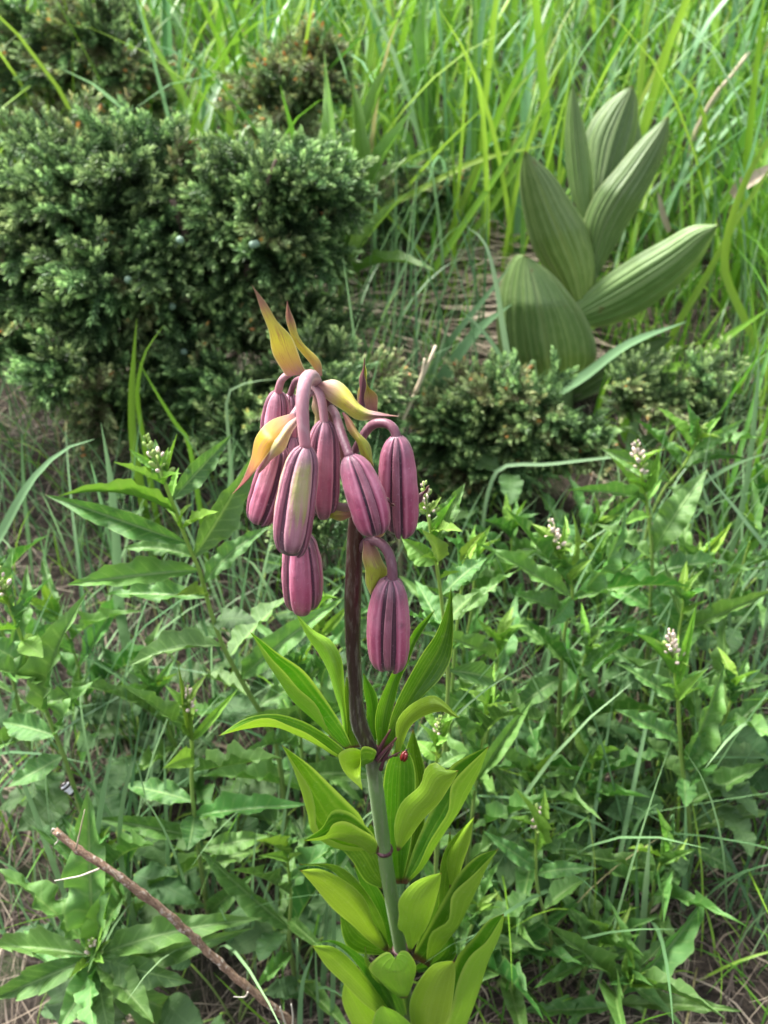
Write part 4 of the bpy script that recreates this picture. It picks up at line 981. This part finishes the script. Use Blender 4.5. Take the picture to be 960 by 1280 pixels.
# ------------------------------------------------------------------ leafy herbs
def unit_leaf(name, mat, seed, bulge, fold, wav, prof, n=39, m=9, droop=0.0, twist=0.0, teeth=0.0):
    """leaf of length 1 along x and full width 1 along y"""
    rs = np.random.RandomState(seed)
    t = np.linspace(0, 1, n)[:, None]; u = np.linspace(-1, 1, m)[None, :]
    wv = np.interp(t, *prof)
    k1, k2, p1, p2 = rs.uniform(16, 26), rs.uniform(16, 26), rs.rand() * 6, rs.rand() * 6
    edge = np.where(u < 0, np.sin(k1 * t + p1), np.sin(k2 * t + p2)) + .45 * np.sin(53 * t + p2)
    au = np.abs(u)
    wid = wv * (1 + teeth * edge * au ** 3)
    x = t + 0 * u
    y = u * wid / 2 + .04 * np.sin(3 * t + p1) * t
    z = bulge * 4 * t * (1 - t) - droop * t ** 2.5 + fold * au * wv * .5 + wav * edge * au ** 2 * wv
    z = z + .030 * np.cos(2 * np.pi * (10 * t - 1.1 * au)) * wv * au * (1.1 - au)      # quilted between side veins
    th = twist * t * t
    y, z0 = y * np.cos(th), z + y * np.sin(th) * .2
    V = np.stack([x, y, z0], -1).reshape(-1, 3)
    uv = np.stack([np.tile((u[0] + 1) / 2, n), np.repeat(t[:, 0], m)], 1)
    return make_mesh(name, V, grid_faces(n, m), mat, uv)
LANCE = ([0, .04, .12, .25, .42, .60, .78, .92, 1], [.10, .18, .50, .84, 1.0, .86, .52, .20, .01])
OVAL = ([0, .05, .2, .45, .7, .9, 1], [.08, .35, .85, 1.0, .85, .45, .02])
STRAP = ([0, .1, .3, .55, .8, 1], [.5, .75, 1.0, .9, .5, .02])
def variants(tag_, mat, n, prof, s0, wav=.055, fold=.25, teeth=.035):
    rs = np.random.RandomState(s0); out = []
    for i in range(n):
        out.append(unit_leaf(tag_, mat, s0 + i, rs.uniform(-.02, .12), rs.uniform(.4, 1.2) * fold, wav * rs.uniform(.5, 1.3), prof, droop=rs.uniform(-.04, .20), twist=rs.uniform(-1.2, 1.2), teeth=teeth))
    return out
LEAF = variants('leaf', M['herb_leaf'], 14, LANCE, 400)
FRESH = variants('leaf', M['herb_leaf_fresh'], 6, LANCE, 430, .03, .3, .015)
OVALS = variants('leaf', M['low_leaf'], 8, OVAL, 450, .05, .12, .02)
LONG = variants('leaf', M['broad_leaf'], 6, STRAP, 470, .02, .25, .0)
v, f, u = ellipsoid((0, 0, 0), np.eye(3), (1, .55, .55), 7, 8)
BUDM = [make_mesh('flower_bud', v, f, M['flower_bud'], u), make_mesh('flower_bud', v, f, M['flower_bud_green'], u)]

def place_leaf(parent, B, T, width, hint, rs, pool, name='leaf', roll=.35):
    d = T - B; ln = np.linalg.norm(d)
    up = np.asarray(hint, float) + rs.randn(3) * .15
    mw = Matrix.Translation(Vector(B - np.array(root_of(parent).location))) @ frame(d, up, rs.randn() * roll) @ Matrix.Diagonal((ln, width, ln, 1))
    return link(name, pool[rs.randint(len(pool))], parent, mw)

def flower_spike(root, topP, dirn, rs, n=14, size=1.0, green=.25):
    d = dirn / np.linalg.norm(dirn)
    C_ = crom([topP - d * .006, topP + d * .012 * size, topP + d * .026 * size], 8); v, f, u = tube(C_, np.linspace(.0011, .0005, 8), 6)
    sp_ = part('flower_spike', v, f, M['herb_stem'], root, u)
    for i in range(n):
        t = i / (n - 1); a = i * 2.4
        rad = np.array((math.cos(a), math.sin(a), .35)); rad /= np.linalg.norm(rad)
        p = topP + d * (.026 * size * (t + .06 * rs.randn()) - .002) + rad * (.0050 - .003 * t) * size * rs.uniform(.5, 1.5)
        dd = rad * (1 - .6 * t) + d * (.3 + t)
        mw = Matrix.Translation(Vector(p - np.array(root.location))) @ frame(dd, np.array((0.1, .3, 1))) @ Matrix.Scale(.0026 * size * rs.uniform(.55, 1.3) * (1.15 - .4 * t), 4)
        link('flower_bud', BUDM[1 if rs.rand() < green else 0], sp_, mw)

HG = 'leafy herbs growing round the lily'
def herb(label, stem, Y, leaves, seed, flower=1.0, wst=7, extra=6, green=.25, group=HG, pool=None, topsize=1.0):
    """stem: photo path from the top down; leaves: (nearest stem point, tip, width px, extra distance of the tip)"""
    rs = np.random.RandomState(seed)
    pool = pool or LEAF
    Ys = np.broadcast_to(np.asarray(Y, float), (len(stem),))
    P = px_path(stem, Ys)
    b = P[-1].copy(); gz = float(ground_z(b[0], b[1] + .01))
    foot = np.array((b[0] + .01 * rs.randn(), b[1] + .01, gz))
    P = np.concatenate([P, [foot - (0, 0, .006)]]) if b[2] > gz + .01 else P
    r = empty('leafy_herb', foot, label, 'herb', group)
    C_ = crom(P, 40); d0 = depth(stem[0][0], stem[0][1], Ys[0]) / FPX
    v, f, u = tube(C_[::-1], wst * d0 / 2 * np.linspace(1.15, .55, 40), 8, True, .1, seed); part('stem', v, f, M['herb_stem'], r, u)
    cx, cy = proj(C_)
    for lf in leaves:
        (bx, by), (tx, ty), wpx, dY = lf[:4]
        k = int(np.argmin((cx - bx) ** 2 + (cy - by) ** 2)); B = C_[k]
        T = at(tx, ty, B[1] + dY)
        wd = wpx * depth((bx + tx) / 2, (by + ty) / 2, B[1] + dY / 2) / FPX
        pl = lf[4] if len(lf) > 4 else pool
        place_leaf(r, B, T, wd * 1.02, (0, -.5, .85), rs, pl, roll=.35)
    # small young leaves round the tip
    tp = C_[0]; ax = C_[0] - C_[6]; ax /= np.linalg.norm(ax)
    for i in range(extra):
        a = i * 2.4 + rs.rand(); e = np.array((math.cos(a), math.sin(a), 0)) * rs.uniform(.5, 1.0) + ax * rs.uniform(.5, 1.2)
        ln = rs.uniform(.014, .034) * topsize
        q = C_[min(39, int(i * .8))]
        place_leaf(r, q, q + e / np.linalg.norm(e) * ln, ln * rs.uniform(.20, .30), (0, -.3, 1), rs, FRESH)
    if flower: flower_spike(r, tp, ax, rs, 22, flower, green)
    return r

def auto_herb(label, base, Y, h, seed, nleaf=12, L=(.06, .11), flower=0.0, group=HG, lean=(0, 0), pool=None, wr=.20, fan=1.0):
    """a herb with leaves spiralling up its stem; base is a photo x at distance Y"""
    rs = np.random.RandomState(seed); pool = pool or LEAF
    x = (base - 480) / FPX * Y * 1.12; g = np.array((x, Y, float(ground_z(x, Y))))
    r = empty('leafy_herb', g, label, 'herb', group)
    topP = g + np.array((lean[0], lean[1], h))
    C_ = crom([g - (0, 0, .005), g + np.array((lean[0] * .2 + rs.uniform(-.01, .01), lean[1] * .2, h * .4)), g + np.array((lean[0] * .6, lean[1] * .6, h * .75)), topP], 40)
    v, f, u = tube(C_, np.linspace(.0024, .0011, 40), 7, True, .1, seed); part('stem', v, f, M['herb_stem'], r, u)
    a = rs.rand() * 6
    for i in range(nleaf):
        t = .25 + .73 * i / (nleaf - 1); q = C_[int(t * 39)]; a += 2.4 + rs.randn() * .25
        el = math.radians(np.interp(t, [.25, .7, 1], [18, 36, 65]) + rs.randn() * 11)
        ln = rs.uniform(*L) * np.interp(t, [.25, .5, .85, 1], [.8, 1, .85, .4])
        d = np.array((math.cos(a) * math.cos(el), math.sin(a) * math.cos(el), math.sin(el)))
        place_leaf(r, q, q + d * ln, ln * wr * rs.uniform(.85, 1.2), (0, -.15, 1), rs, pool if t < .93 else FRESH)
    ax = C_[-1] - C_[-6]; ax /= np.linalg.norm(ax)
    for i in range(6):
        a = i * 2.4 + rs.rand(); e = np.array((math.cos(a), math.sin(a), 0)) * rs.uniform(.35, .9) + ax * rs.uniform(.6, 1.2)
        ln = rs.uniform(.016, .045); q = C_[39 - int(i * .6)]
        place_leaf(r, q, q + e / np.linalg.norm(e) * ln, ln * rs.uniform(.20, .28), (0, -.3, 1), rs, FRESH if rs.rand() < .5 else LEAF)
    if flower: flower_spike(r, topP, ax, rs, 12, flower)
    return r

herb('tallest leafy herb beside the lily buds, yellow green tip and spreading wavy leaves', [(200, 588), (218, 635), (235, 680), (250, 715), (262, 760), (280, 810), (310, 865), (345, 930)], [.54, .54, .54, .54, .54, .54, .545, .55],
     [((230, 674), (54, 620), 30, -.01), ((252, 718), (82, 729), 33, -.02), ((262, 752), (112, 732), 28, .03), ((280, 806), (158, 832), 36, -.02), ((222, 632), (292, 543), 28, .03), ((240, 690), (322, 556), 44, .03),
      ((256, 735), (332, 655), 26, .02), ((218, 642), (78, 606), 9, -.02, FRESH), ((208, 612), (140, 580), 10, -.02, FRESH), ((206, 605), (190, 550), 18, .01), ((210, 606), (224, 542), 12, .01, FRESH),
      ((226, 664), (268, 636), 18, -.02, FRESH), ((238, 700), (154, 682), 28, .0), ((270, 775), (316, 772), 34, -.01, OVALS), ((285, 830), (352, 735), 40, .05), ((300, 850), (418, 752), 34, .0),
      ((262, 745), (228, 735), 20, -.03, FRESH), ((310, 870), (250, 840), 26, .04), ((320, 880), (400, 850), 26, .05)], 501, 1.1, 9, 7, .8)
herb('leafy herb leaning in beside the bent grass blades, pale tip buds', [(6, 742), (24, 790), (44, 845), (62, 900), (85, 960)], .50,
     [((16, 770), (4, 688), 26, .01), ((22, 785), (58, 724), 18, .0), ((40, 845), (-30, 795), 42, .0), ((48, 862), (-20, 830), 40, -.03), ((58, 890), (97, 742), 38, .02), ((70, 925), (124, 845), 28, .0), ((66, 915), (0, 900), 34, .02),
      ((30, 805), (52, 820), 30, -.02, FRESH), ((75, 940), (10, 985), 30, -.02)], 502, 1.0, 8, 6, .7)
herb('leafy herb with pale buds growing between the twig and the lily leaves', [(236, 886), (240, 930), (240, 985), (248, 1060), (262, 1150)], .49,
     [((236, 925), (168, 850), 24, -.01), ((237, 930), (224, 836), 10, .0, FRESH), ((240, 925), (300, 858), 12, .0, FRESH), ((241, 965), (347, 938), 20, -.02), ((240, 950), (208, 958), 26, -.03, FRESH), ((242, 1000), (150, 975), 30, .02),
      ((246, 1020), (372, 996), 28, -.02), ((250, 1060), (340, 1045), 26, .02), ((246, 1045), (118, 1022), 24, -.01), ((256, 1090), (330, 1062), 24, .03), ((262, 1135), (176, 1075), 28, .03), ((248, 1020), (236, 1060), 34, -.03), ((262, 1140), (320, 1090), 26, .0)], 503, .9, 8, 6)
herb('leafy herb seen from above as a star of wavy leaves beside the broken twig', [(118, 1192), (126, 1222), (138, 1260), (150, 1300)], [.405, .41, .415, .42],
     [((118, 1192), (2, 1068), 44, .03), ((118, 1190), (108, 985), 52, .05), ((119, 1196), (-8, 1248), 34, -.01), ((118, 1195), (-10, 1185), 28, .02), ((119, 1196), (235, 1235), 40, -.02), ((119, 1194), (320, 1142), 36, .02), ((120, 1200), (192, 1278), 36, -.04),
      ((120, 1202), (75, 1290), 40, -.05), ((118, 1192), (140, 1092), 30, .02, FRESH), ((120, 1202), (118, 1300), 34, -.06), ((124, 1215), (300, 1165), 34, .0), ((122, 1208), (140, 1310), 30, -.05), ((126, 1220), (250, 1275), 40, .0), ((126, 1220), (20, 1160), 36, .04)], 504, .9, 8, 6, .6)
herb('bright yellow green herb tip behind the right lily bud', [(535, 642), (541, 680), (548, 720), (556, 790), (560, 860)], .47,
     [((543, 690), (581, 603), 28, .01), ((541, 680), (492, 640), 20, .02), ((545, 700), (500, 672), 30, .01, FRESH), ((545, 705), (535, 665), 26, -.01, FRESH), ((540, 676), (560, 620), 12, .0, FRESH), ((552, 740), (610, 690), 26, .03), ((556, 780), (600, 740), 30, .02),
      ((556, 790), (505, 760), 26, .03), ((560, 830), (620, 850), 30, .03), ((558, 800), (520, 720), 26, .04)], 505, .9, 8, 6, .5)
herb('budding herb with pink white flower tip standing midway behind the lily stem', [(697, 684), (708, 715), (716, 740), (706, 790), (700, 860), (698, 950), (696, 1040)], .62,
     [((714, 735), (630, 636), 28, .0), ((716, 742), (792, 638), 26, .0), ((712, 750), (590, 672), 26, .02), ((716, 745), (865, 738), 24, -.02), ((703, 815), (757, 872), 28, -.03), ((710, 770), (640, 745), 24, .0), ((706, 720), (672, 655), 14, .0, FRESH), ((706, 720), (720, 640), 12, .0, FRESH),
      ((716, 742), (692, 785), 26, -.02), ((703, 830), (620, 770), 30, .02), ((702, 850), (640, 890), 30, -.02), ((700, 880), (780, 820), 30, .02), ((698, 930), (760, 960), 28, -.01), ((698, 940), (630, 900), 28, .02)], 506, 1.15, 7, 6)
herb('tall budding herb with white flower tip standing between low juniper and bank', [(801, 588), (810, 640), (815, 690), (814, 740), (810, 810), (806, 880)], .68,
     [((806, 628), (710, 612), 16, -.02), ((808, 640), (766, 568), 14, .0, FRESH), ((813, 690), (882, 586), 38, .02), ((814, 722), (920, 702), 26, .0), ((812, 700), (752, 648), 24, .02), ((813, 730), (690, 752), 30, -.03), ((814, 735), (860, 800), 28, -.02), ((812, 690), (855, 610), 26, .04),
      ((812, 760), (740, 720), 28, .03), ((806, 620), (826, 560), 12, .0, FRESH), ((810, 650), (780, 650), 18, -.02, FRESH), ((808, 800), (900, 770), 30, .02), ((807, 830), (750, 850), 28, .0)], 507, 1.2, 7, 6)
herb('short budding herb with white flower tip rising before the bank grass', [(841, 822), (847, 870), (850, 920), (854, 965), (862, 1030), (860, 1120), (856, 1230)], .54,
     [((846, 880), (782, 828), 26, .0), ((852, 955), (908, 832), 30, .02), ((854, 965), (922, 900), 30, .0), ((850, 930), (768, 888), 28, .0), ((856, 985), (795, 905), 28, .03), ((858, 1000), (958, 950), 28, .0), ((862, 1040), (965, 1012), 26, .0), ((862, 1040), (790, 1060), 28, .02), ((860, 1130), (965, 1122), 28, .0),
      ((846, 860), (870, 758), 12, .0, FRESH), ((844, 850), (808, 786), 12, .0, FRESH), ((848, 880), (878, 838), 16, -.01, FRESH), ((854, 970), (858, 1010), 26, -.03), ((860, 1090), (770, 1075), 26, .03), ((862, 1060), (930, 1090), 26, -.02)], 508, 1.15, 8, 6)
herb('small young herb with one white bud tip close to the lily leaves', [(671, 1036), (670, 1070), (672, 1110), (688, 1170), (700, 1250)], .45,
     [((671, 1060), (655, 990), 14, .0, FRESH), ((671, 1062), (738, 1024), 18, .0), ((671, 1085), (612, 1042), 22, .0), ((672, 1095), (742, 1083), 20, -.01), ((675, 1120), (590, 1152), 30, -.01), ((680, 1140), (740, 1095), 26, .03), ((690, 1180), (610, 1120), 28, .03), ((692, 1190), (755, 1180), 26, .0)], 509, .9, 6, 5)
herb('branched herb with yellow green tip leaning toward the bank grass', [(872, 548), (856, 580), (830, 612), (810, 660), (800, 720)], .78,
     [((868, 560), (862, 498), 20, .0), ((866, 562), (932, 524), 18, .0), ((862, 570), (965, 545), 22, .0), ((866, 560), (830, 505), 14, .02, FRESH), ((856, 582), (800, 520), 24, .02), ((850, 590), (935, 572), 26, -.01), ((832, 612), (905, 640), 26, -.02), ((835, 606), (750, 560), 24, .03), ((870, 556), (900, 520), 12, .0, FRESH)], 510, .7, 6, 5, .9)
herb('small yellow green herb tip close behind the lily leaf whorl', [(548, 915), (546, 945), (544, 985), (545, 1040)], .44,
     [((547, 935), (528, 905), 14, .0, FRESH), ((547, 935), (566, 893), 12, .0, FRESH), ((546, 950), (520, 925), 20, .01, FRESH), ((545, 960), (585, 940), 22, .02), ((545, 980), (600, 960), 26, .03), ((545, 970), (510, 985), 22, .02)], 511, .6, 7, 5, .6)
herb('tall broad bladed herb rising from the straw between juniper and false hellebore', [(452, 150), (445, 220), (432, 300), (425, 380), (424, 420)], 1.09,
     [((430, 350), (404, 60), 30, .05), ((430, 330), (470, 30), 26, .06), ((432, 300), (500, 130), 28, .0), ((428, 360), (535, 312), 30, -.06), ((426, 380), (398, 360), 24, -.03), ((428, 350), (510, 240), 26, .03), ((434, 290), (440, 100), 24, .0), ((436, 260), (540, 170), 20, .04), ((430, 330), (420, 200), 26, -.02),
      ((440, 230), (480, 60), 20, .04)], 512, 0, 9, 0, pool=LONG)
herb('second broad bladed herb behind the long slanting grass', [(560, 60), (555, 150), (545, 240), (540, 330)], 1.5,
     [((552, 180), (520, -20), 24, .05), ((552, 190), (610, 20), 22, .05), ((546, 240), (640, 120), 20, .0), ((546, 250), (470, 130), 22, .0), ((548, 220), (500, 60), 22, .02)], 513, 0, 8, 0, pool=LONG)

FG = 'young leafy herbs filling the meadow round the lily'
# photo x of the stem, distance, photo y of the tip, sideways lean, where it grows
fill = [(600, .68, 690, .0, 'below the low orange tipped juniper'), (655, .80, 655, -.01, 'below the low orange tipped juniper'), (740, .82, 650, .01, 'below the low orange tipped juniper'),
        (750, .62, 800, .01, 'between the two middle budding herbs'), (640, .58, 790, .0, 'close right of the lily stem'), (612, .50, 880, .01, 'close right of the lily stem'),
        (900, .64, 740, -.01, 'beside the bank grass'), (955, .74, 670, .0, 'beside the bank grass'), (985, .58, 850, .0, 'beside the bank grass'), (960, .88, 600, .0, 'beside the bank grass'),
        (730, .54, 960, -.01, 'low in the straw right of the lily leaves'), (800, .57, 940, .0, 'low in the straw right of the lily leaves'), (940, .50, 1060, .0, 'low in the straw right of the lily leaves'), (690, .46, 1150, .0, 'sprouting from the bare straw'), (850, .46, 1160, .01, 'sprouting from the bare straw'), (930, .43, 1210, .0, 'sprouting from the bare straw'), (620, .45, 1120, .01, 'sprouting from the bare straw'),
        (570, .58, 690, .01, 'behind the right hand lily buds'), (390, .58, 760, .0, 'behind the lower left lily bud'), (345, .56, 830, .01, 'behind the lower left lily bud'),
        (165, .62, 850, -.01, 'under the tallest leafy herb'), (60, .66, 760, -.02, 'under the bent pale grass blades'), (-50, .60, 690, .0, 'under the bent pale grass blades'),
        (320, .46, 1050, .0, 'between the twig and the lily leaves'), (20, .48, 1040, .0, 'behind the broken end of the twig'), (880, .72, 690, .01, 'behind the tall budding herb'), (775, .74, 690, -.01, 'behind the tall budding herb')]
for i, (bx, Y, ty, lx, where) in enumerate(fill):
    x = (bx - 480) / FPX * Y * 1.12
    h = float(at(bx, ty, Y)[2] - ground_z(x, Y))
    auto_herb('young flowerless leafy herb ' + where, bx, Y, max(.08, h), 700 + i, 11, (.07, .125), 0, FG, (lx, -.01), wr=.155)

# ------------------------------------------------------------------ low broad leaves near the soil
def low_herb(x, y, seed, s=1.0):
    rs = np.random.RandomState(seed)
    g = np.array((x, y, float(ground_z(x, y))))
    where = ('beside the broken twig' if y < .5 else 'shaded under the tallest leafy herb') if x < -.04 else ('shaded under the budding herbs' if y < .72 else 'before the low orange tipped juniper') if x > .05 else 'shaded behind the lily stem'
    r = empty('low_herb', g, 'low herb with broad oval leaves on thin stalks ' + where, 'herb', 'broad leaved herbs near the soil')
    a = rs.rand() * 6
    for i in range(rs.randint(4, 8)):
        a += 2.4 * rs.uniform(.8, 1.2); h = rs.uniform(.02, .10) * s; o_ = rs.uniform(.015, .05) * s
        q = g + np.array((math.cos(a) * o_, math.sin(a) * o_, h))
        v, f, u = tube(crom([g - (0, 0, .003), (g + q) / 2 + (0, 0, .01), q], 8), .0009, 5); st = part('leaf_stalk', v, f, M['herb_stem'], r, u)
        ln = rs.uniform(.03, .055) * s; el = rs.uniform(-.2, .5)
        d = np.array((math.cos(a) * math.cos(el), math.sin(a) * math.cos(el), math.sin(el)))
        place_leaf(st, q, q + d * ln, ln * rs.uniform(.5, .68), (0, -.2, 1), rs, OVALS)
rs = np.random.RandomState(77)
for i in range(54):
    y = rs.uniform(.43, .95); x = rs.uniform(-.55, .55) * y * 1.05
    if abs(x - .02) < .03 and y < .45: continue
    if x > .03 and y < .55: continue
    low_herb(x, y, 900 + i, rs.uniform(.8, 1.25))

# ------------------------------------------------------------------ broken twig and dry leaf
def broken_twig():
    pts = [(366, 1292), (330, 1258), (270, 1206), (210, 1150), (140, 1094), (95, 1062), (68, 1038)]
    Y = [.345, .345, .35, .355, .36, .365, .37]
    P = px_path(pts, Y); end = P[0] + (P[0] - P[1]) * 1.6; end = np.array((end[0] + .02, end[1], float(ground_z(end[0] + .02, end[1])) - .004))
    P = np.concatenate([[end], P])
    r = empty('broken_twig', end, 'broken dry brown twig slanting across the herbs', 'twig')
    C_ = crom(P, 110); d = depth(200, 1140, .355) / FPX; rt = np.random.RandomState(9)
    C_ = C_ + np.cumsum(rt.randn(110, 3) * .00035, 0) * np.sin(np.linspace(0, np.pi, 110))[:, None]
    v, f, u = tube(C_, np.interp(np.linspace(0, 1, 110), [0, .9, 1], [5.6, 5.0, 4.2]) * d * (1 + .07 * rt.randn(110) + .22 * (np.arange(110) % 13 == 0)), 10, True, .25, 4)
    part('stem', v, f, M['twig'], r, u)
    for pts, Y, w_, mt in [([(124, 1086), (100, 1095), (84, 1098), (68, 1101)], .355, 3.0, 'white_thread'), ([(95, 1061), (101, 1035), (106, 1012)], .362, 2.6, 'pale_straw'), ([(72, 1041), (73, 1050), (68, 1056)], .368, 3.0, 'white_thread'),
                           ([(70, 1038), (66, 1036), (64, 1040)], .37, 3.0, 'white_thread'), ([(148, 1100), (143, 1093), (138, 1088)], .357, 2.2, 'pale_straw'), ([(358, 1285), (352, 1265), (350, 1258)], .34, 3.0, 'white_thread'), ([(366, 1288), (366, 1268), (364, 1255)], .34, 3.4, 'white_thread'),
                           ([(310, 1240), (306, 1246), (292, 1246)], .343, 2.5, 'white_thread')]:
        Ct = crom(px_path(pts, Y), 10); v, f, u = tube(Ct, w_ * depth(*pts[0], Y) / FPX / 2 * np.linspace(1, .4, 10), 6, True, .3); part('side_twig', v, f, M[mt], r, u)
broken_twig()

def dry_leaf(label, pts, Y, wpx, mat):
    P = px_path(pts, Y); r = empty('dry_leaf', P[0], label, 'leaf')
    v, f, u = ribbon(P, wpx * depth(*pts[1], Y) / FPX, 16, None, .6); part('blade', v, f, M[mat], r, u)
dry_leaf('pale dry curled leaf caught in the bank grass', [(915, 245), (930, 230), (948, 220), (975, 205)], 1.25, 18, 'pale_straw')
dry_leaf('small greyish dry leaf caught in the grass beside the false hellebore', [(836, 290), (828, 270), (824, 250), (822, 240)], 1.3, 9, 'pale_straw')
print('done', len(bpy.data.objects))
